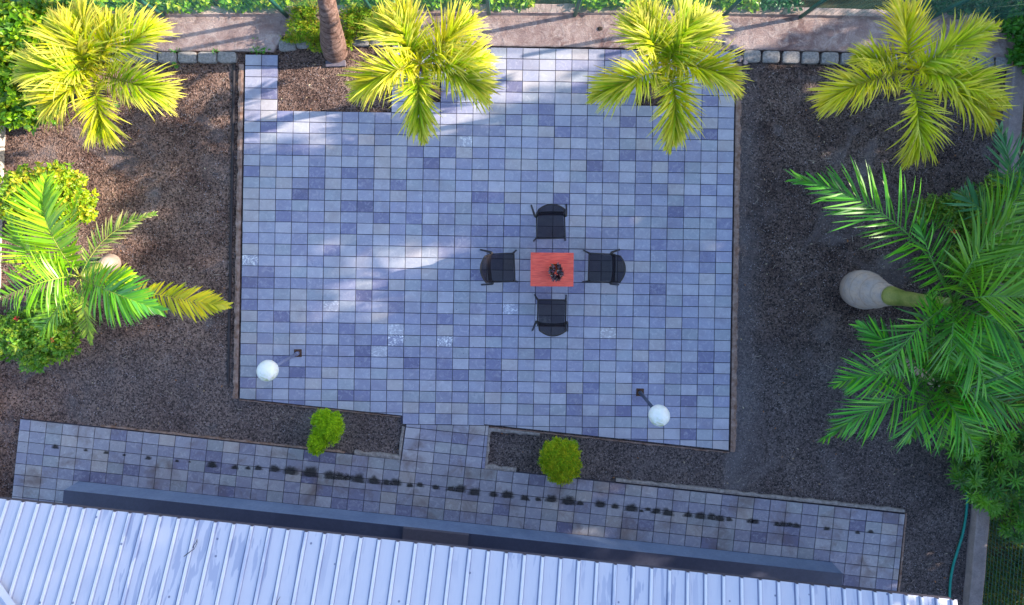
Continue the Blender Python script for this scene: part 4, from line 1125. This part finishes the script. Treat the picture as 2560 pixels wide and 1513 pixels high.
# globe lamps
def lamp(base_px, zc, mat, label, rz, hc=1.57):
    p = W(base_px[0], base_px[1], 0)
    root = empty('globe_lamp', (p.x, p.y, 0), label, 'lamp', 'globe lamps standing on the patio')
    mb = MB(); mb.box((p.x, p.y, .006), (.14, .14, .010), rz, .003)
    for sx in (-1, 1):
        for sy in (-1, 1): mb.tube([(p.x+sx*.05, p.y+sy*.05, .01), (p.x+sx*.05, p.y+sy*.05, .022)], .008, 6)
    mb.build('base_plate', M['black_rust'], root)
    mb = MB(); mb.tube([(p.x, p.y, .011), (p.x, p.y, .12)], .036, 14); mb.tube([(p.x, p.y, .12), (p.x, p.y, hc-.17)], .029, 14)
    mb.build('pole', mat, root, smooth=True)
    mb = MB(); mb.tube([(p.x, p.y, hc-.20), (p.x, p.y, hc-.14)], [.07, .08], 16); mb.build('collar', M['chair_frame'], root, smooth=True)
    me = MB(); me.sphere((p.x, p.y, hc), .169, 40, 24); g_ = me.build('globe', M['globe'], root, smooth=True)
    return root
def recentre(o):
    return o
lamp((745, 883), 0, M['pole_blue'], 'white globe lamp on a blue grey pole with rusty foot, left side of patio', R(1))
lamp((1600, 981), 0, M['pole_dark'], 'white globe lamp on a dark grey pole, lower right of patio', R(-2))
# move globe origins to their centres so their texture is their own
for o in list(bpy.data.objects):
    if o.name.startswith('globe') and o.type == 'MESH':
        for v in o.data.vertices: v.co.z -= 1.57
        o.location.z = 1.57

# ---------------------------------------------------------------- house
HA = R(-6.04); ze = 2.5
e0 = W(0, 1247, ze); e1 = W(2393, 1500, ze)
ex = (e1-e0).normalized(); ey = Vector((-ex.y, ex.x, 0))*-1          # ey points away from the garden (down the picture)
if ey.y > 0: ey = -ey
Lr = (e1-e0).length; slope = math.tan(R(19.5))
HS = empty('house', tuple(W(1200, 1600, 0)), 'house with blue white ribbed metal roof along the bottom edge', 'house')
def RP_(s, t, dz=0):                              # point on the roof plane: s along the eave, t up the slope in plan
    p = e0+ex*s+ey*t; return Vector((p.x, p.y, ze+slope*t+dz))
# rib positions read along the eave
ribs = []; s = -1.2
while s < Lr-.02:
    ribs.append(s); u = (s/Lr)*2393
    s += (.222 if u < 400 else .265 if u < 1950 else .228)*random.uniform(.985, 1.015)
mb = MB()
T0, T1, T2 = 0.0, 1.32, 5.2
for (ta, tb, dz, tcol) in ((0.0, 1.36, 0.0, (1, 1, 1)), (1.33, T2, .012, (.97, .975, 1.0))):
    prof_s = [-1.35]; prof_z = [0]; rib_shade = [1]
    for rs in ribs:
        prof_s += [rs-.046, rs-.036, rs-.030, rs-.016, rs+.016, rs+.028, rs+.038]; prof_z += [0, 0, .003, .036, .036, 0, 0]; rib_shade += [1, .30, .30, 1.25, 1.25, .42, 1]  # rib shading painted into the tint: dark lines along rib bases, brighter tops
    prof_s.append(Lr); prof_z.append(0); rib_shade.append(1)
    nT = 10; vv = []
    for j in range(nT+1):
        t = ta+(tb-ta)*(j/nT if j != 1 else .012)
        for a, z_ in zip(prof_s, prof_z):
            wv = .004*mnoise.noise(Vector((a*1.3, t*1.3, 0)))
            vv.append(RP_(a, t, z_+dz+wv))
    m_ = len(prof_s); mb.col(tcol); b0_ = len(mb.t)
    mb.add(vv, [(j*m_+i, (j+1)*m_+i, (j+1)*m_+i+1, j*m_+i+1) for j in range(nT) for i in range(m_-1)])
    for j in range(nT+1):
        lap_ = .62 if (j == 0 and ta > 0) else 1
        for i_, q_ in enumerate(rib_shade):
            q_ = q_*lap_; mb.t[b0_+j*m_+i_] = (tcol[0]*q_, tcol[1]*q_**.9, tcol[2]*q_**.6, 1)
    # sheet edge thickness
    vv = []
    for a, z_ in zip(prof_s, prof_z): vv += [RP_(a, ta, z_+dz), RP_(a, ta, z_+dz-.008)]
    mb.col((.6, .6, .65)); mb.add(vv, [(2*i, 2*i+2, 2*i+3, 2*i+1) for i in range(m_-1)])
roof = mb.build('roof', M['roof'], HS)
# hip cap at the lower left
mb = MB(); a = RP_(-.45, 1.05, .05); b_ = RP_(.9, 2.45, .05); hd = (b_-a).normalized()
q0 = W(-40, 1395, 2.95); 
mb.col((1, 1, 1))
def rp_px(u, v):                                   # point of the roof plane under a picture position (computed once for a real place)
    z = ze
    for _ in range(30):
        p = W(u, v, z); t = (p-e0).dot(ey); z = ze+slope*t
    return p
h0, h1 = rp_px(-60, 1380), rp_px(60, 1550); d = (h1-h0).normalized(); sd_ = d.cross(Vector((0, 0, 1))).normalized()
h0 -= d*.5; h1 += d*3
mb.add([h0-sd_*.07+Vector((0, 0, .045)), h0+Vector((0, 0, .085)), h0+sd_*.07+Vector((0, 0, .045)), h1-sd_*.07+Vector((0, 0, .045)), h1+Vector((0, 0, .085)), h1+sd_*.07+Vector((0, 0, .045))], [(0, 1, 4, 3), (1, 2, 5, 4)])
mb.build('hip_cap', M['roof'], roof)
# fascia and soffit timber under the eave
mb = MB(); 
vv = [RP_(-1.3, .03, -.02), RP_(Lr-.03, .03, -.02), RP_(Lr-.03, .03, -.14), RP_(-1.3, .03, -.14), RP_(-1.3, .06, -.02), RP_(Lr-.03, .06, -.02), RP_(Lr-.03, .06, -.14), RP_(-1.3, .06, -.14)]
mb.add(vv, [(0, 1, 2, 3), (7, 6, 5, 4), (3, 2, 6, 7), (0, 4, 5, 1)]); mb.build('fascia', M['step'], HS)
# raised veranda plinth
def QP(u, v, z=0): a_, b2 = QF.px(u, v); p = W(a_, b2, 0); return Vector((p.x, p.y, z))
zp = .42
pa, pb = 163.0, 2056.0; v0 = 139.0; pd = 330
mb = MB()
for (p, q) in (((pa, v0), (pb, v0)), ((pb, v0), (pb, v0+pd)), ((pa, v0+pd), (pa, v0))):
    n_ = 40; A, B = QP(*p), QP(*q); vv = []
    for i in range(n_+1):
        c_ = A.lerp(B, i/n_); vv += [(c_.x, c_.y, -.1), (c_.x, c_.y, zp-.006)]
    mb.add(vv, [(2*i, 2*i+2, 2*i+3, 2*i+1) for i in range(n_)])
mb.build('veranda_plinth', M['plinth_face'], HS)
mb = MB(); c0 = [QP(pa, v0, zp-.005), QP(pb, v0, zp-.005), QP(pb, v0+pd, zp-.005), QP(pa, v0+pd, zp-.005)]
mb.add(c0+[p+Vector((0, 0, .005)) for p in c0], [(4, 5, 6, 7), (0, 1, 5, 4), (1, 2, 6, 5), (3, 0, 4, 7)]); mb.build('veranda_floor', M['plinth_top'], HS)
# entrance slab on the plinth
def inv_at(u, v, z): p = W(u, v, z); px_ = (NU+p.x*137.55, NV-p.y*137.55); return QF.inv(*px_)
sa = inv_at(1008, 1321, .50); sb = inv_at(1172, 1338, .50)
mb = MB(); z0, z1 = zp+.001, .50
c0 = [QP(sa[0], sa[1]), QP(sb[0], sa[1]), QP(sb[0], sa[1]+120), QP(sa[0], sa[1]+120)]
mb.add([(p.x, p.y, z0) for p in c0]+[(p.x, p.y, z1) for p in c0], [(4, 5, 6, 7), (0, 1, 5, 4), (1, 2, 6, 5), (2, 3, 7, 6), (3, 0, 4, 7)])
mb.build('door_step', M['step'], HS)
# house wall behind the veranda with a door and windows
va = v0+230
def wall_seg(mb, ua, ub, za, zb, vo=va, th=20):
    c0 = [QP(ua, vo), QP(ub, vo), QP(ub, vo+th), QP(ua, vo+th)]
    mb.add([(p.x, p.y, za) for p in c0]+[(p.x, p.y, zb) for p in c0], [(3, 2, 1, 0), (4, 5, 6, 7), (0, 1, 5, 4), (1, 2, 6, 5), (2, 3, 7, 6), (3, 0, 4, 7)])
mb = MB(); ops = [(500, 680, 1.0, 2.1), (957, 1103, zp, 2.35), (1400, 1580, 1.0, 2.1)]
cur = pa
for (a_, b_, za, zb) in ops:
    wall_seg(mb, cur, a_, zp, 3.3)
    if za > zp: wall_seg(mb, a_, b_, zp, za)
    wall_seg(mb, a_, b_, zb, 3.3); cur = b_
wall_seg(mb, cur, pb, zp, 3.3)
mb.build('wall', M['house_wall'], HS)
for i, (a_, b_, za, zb) in enumerate(ops):
    fm = MB()
    for (p, q, zz0, zz1) in ((a_, a_+7, za, zb), (b_-7, b_, za, zb), (a_+7, b_-7, zb-.05, zb), (a_+7, b_-7, za, za+.05)): wall_seg(fm, p, q, zz0, zz1, va+6, 8)
    gl = MB(); wall_seg(gl, a_+7, b_-7, za+.05, zb-.05, va+9, 2)
    if i == 1: dr = fm.build('door', M['step'], HS); gl.build('door_panel', M['step'], dr)
    else: wn = fm.build('window', M['step'], HS); gl.build('pane', M['glass'], wn)
# veranda posts
for u in (185, 560, 935, 1125, 1500, 2035):
    mb = MB(); p = QP(u, v0+62); t_ = (p-e0).dot(ey); zt_ = ze+slope*t_-.03; mb.box((p.x, p.y, (zp+zt_)/2), (.09, .09, zt_-zp), HA, .006); mb.build('post', M['house_wall'], HS)

# twigs on the roof
def twig(label, pts_px, r=.006):
    mb = MB(); P_ = [rp_px(u, v)+Vector((0, 0, .04)) for u, v in pts_px]
    mb.tube(P_, [r*(1-.5*i/(len(P_)-1)) for i in range(len(P_))], 5)
    tag(mb.build('twig', M['twig'], origin=P_[0]), label, 'twig')
twig('forked dry twig on the left part of the metal roof', [(463, 1388), (480, 1375), (489, 1369), (487, 1362), (494, 1352), (496, 1344), (496, 1354), (491, 1366)])
twig('short curved dry stalk on the metal roof at the bottom edge', [(693, 1513), (696, 1500), (703, 1488)])

# ---------------------------------------------------------------- unseen trees added beyond the right boundary
def tree(x, y, h, blobs, label, n, seed, tr=.16, tints=((.06, .16, .02), (.09, .22, .03)), L=.30, wd=.17):
    random.seed(seed); root = empty('added_shade_tree', (x, y, -.35), label, 'tree', 'unseen trees added beyond the right boundary for shade')
    mb = MB(); mb.tube([(x, y, -.4), (x+.1, y, h*.3), (x-.05, y+.1, h*.6), (x, y, h*.85)], [tr*1.3, tr, tr*.7, tr*.3], 10)
    for (bx, by, bz, br, bh) in blobs:
        mb.tube([(x, y, min(h*.55, bz*.7)), ((x+bx)/2, (y+by)/2, (bz+h*.5)/2), (bx, by, bz)], [tr*.5, tr*.3, tr*.1], 6)
    mb.build('trunk', M['twig'], root, smooth=True)
    mb = MB(); tot = sum(b[3]**2 for b in blobs)
    for (bx, by, bz, br, bh) in blobs:
        blob_leaves(mb, (bx, by, bz), (br, br, bh), int(n*br*br/tot), L, wd, tints, .2, .45, .4, bx*3+by, 5)
    mb.build('crown', M['leaf'], root)
tree(13.6, 3.4, 9, [(13.4, 3.7, 4.2, 1.5, 1.5), (13.8, 3.2, 5.7, 1.3, 1.1), (13.4, 4.0, 8.2, 1.0, 1.0), (13.6, 2.2, 4.2, 1.5, 1.5), (13.5, 3.9, 2.0, 1.7, 1.4), (13.7, 4.3, 5.3, .9, .9), (13.2, 5.0, 1.6, 1.2, 1.5), (13.6, 3.9, 7.0, .95, .95), (13.4, 2.0, 2.2, 1.3, 1.3), (13.6, 1.7, 6.5, .6, .6), (13.7, 3.2, 7.2, .6, .5), (14, 2.2, 8.5, .75, .6)], 'tall dense unseen tree added for shade nearest the top fence beyond the right wall', 15000, 201)
tree(14.2, -.2, 10, [(14, .4, 3, 1.8, 1.7), (14.2, -.6, 5, 1.9, 1.6), (14, .3, 8.2, 1.7, 1.5), (14.2, -1.2, 8, 1.6, 1.5), (14, -1.5, 2.8, 1.8, 1.7), (14, .9, 5.7, 1.1, 1.0)], 'tallest unseen tree added for shade level with the red table beyond the right wall', 15000, 202)
tree(13.9, -3.0, 8.5, [(13.8, -2.7, 3, 1.7, 1.7), (13.9, -2.8, 7.1, 1.4, 1.2), (13.8, -2.4, 7.8, 1.4, 1.3), (13.3, -3.6, 4.4, .8, .6)], 'dense unseen tree added for shade level with the lower feather palm beyond the right wall', 11000, 203)
tree(12.6, -5.6, 4.6, [(12.6, -5.0, 2.2, 1.5, 1.6), (12.8, -6.6, 2.2, 1.6, 1.6), (12.4, -8, 2.0, 1.5, 1.5), (12.5, -4.0, 3.0, 1.1, 1.2)], 'low spreading unseen tree added for shade near the house corner beyond the right wall', 6000, 204)
tree(19.5, -1, 15, [(19.5, .8, 9.6, 1.8, 1.6), (19.5, -2.2, 11, 2.0, 1.8), (19.5, -.5, 8, 2.0, 1.8), (19.5, -4.2, 9.5, 1.7, 1.5), (19.6, .3, 12.4, 1.8, 1.5), (19.4, -1.4, 14, 1.9, 1.6), (19.5, 1.2, 14.3, 1.6, 1.4), (19.3, -3.4, 12.3, 1.5, 1.4), (19.5, 3.7, 11.3, 1.0, .9), (19.5, 2.5, 12.4, 1.3, 1.2), (19.6, -2.4, 13.3, 1.5, 1.3), (19.4, 2.9, 8.2, .8, .8), (19.4, -.9, 12.4, 1.2, 1.0)], 'far tall unseen tree added for shade standing behind the row of trees', 26000, 205)
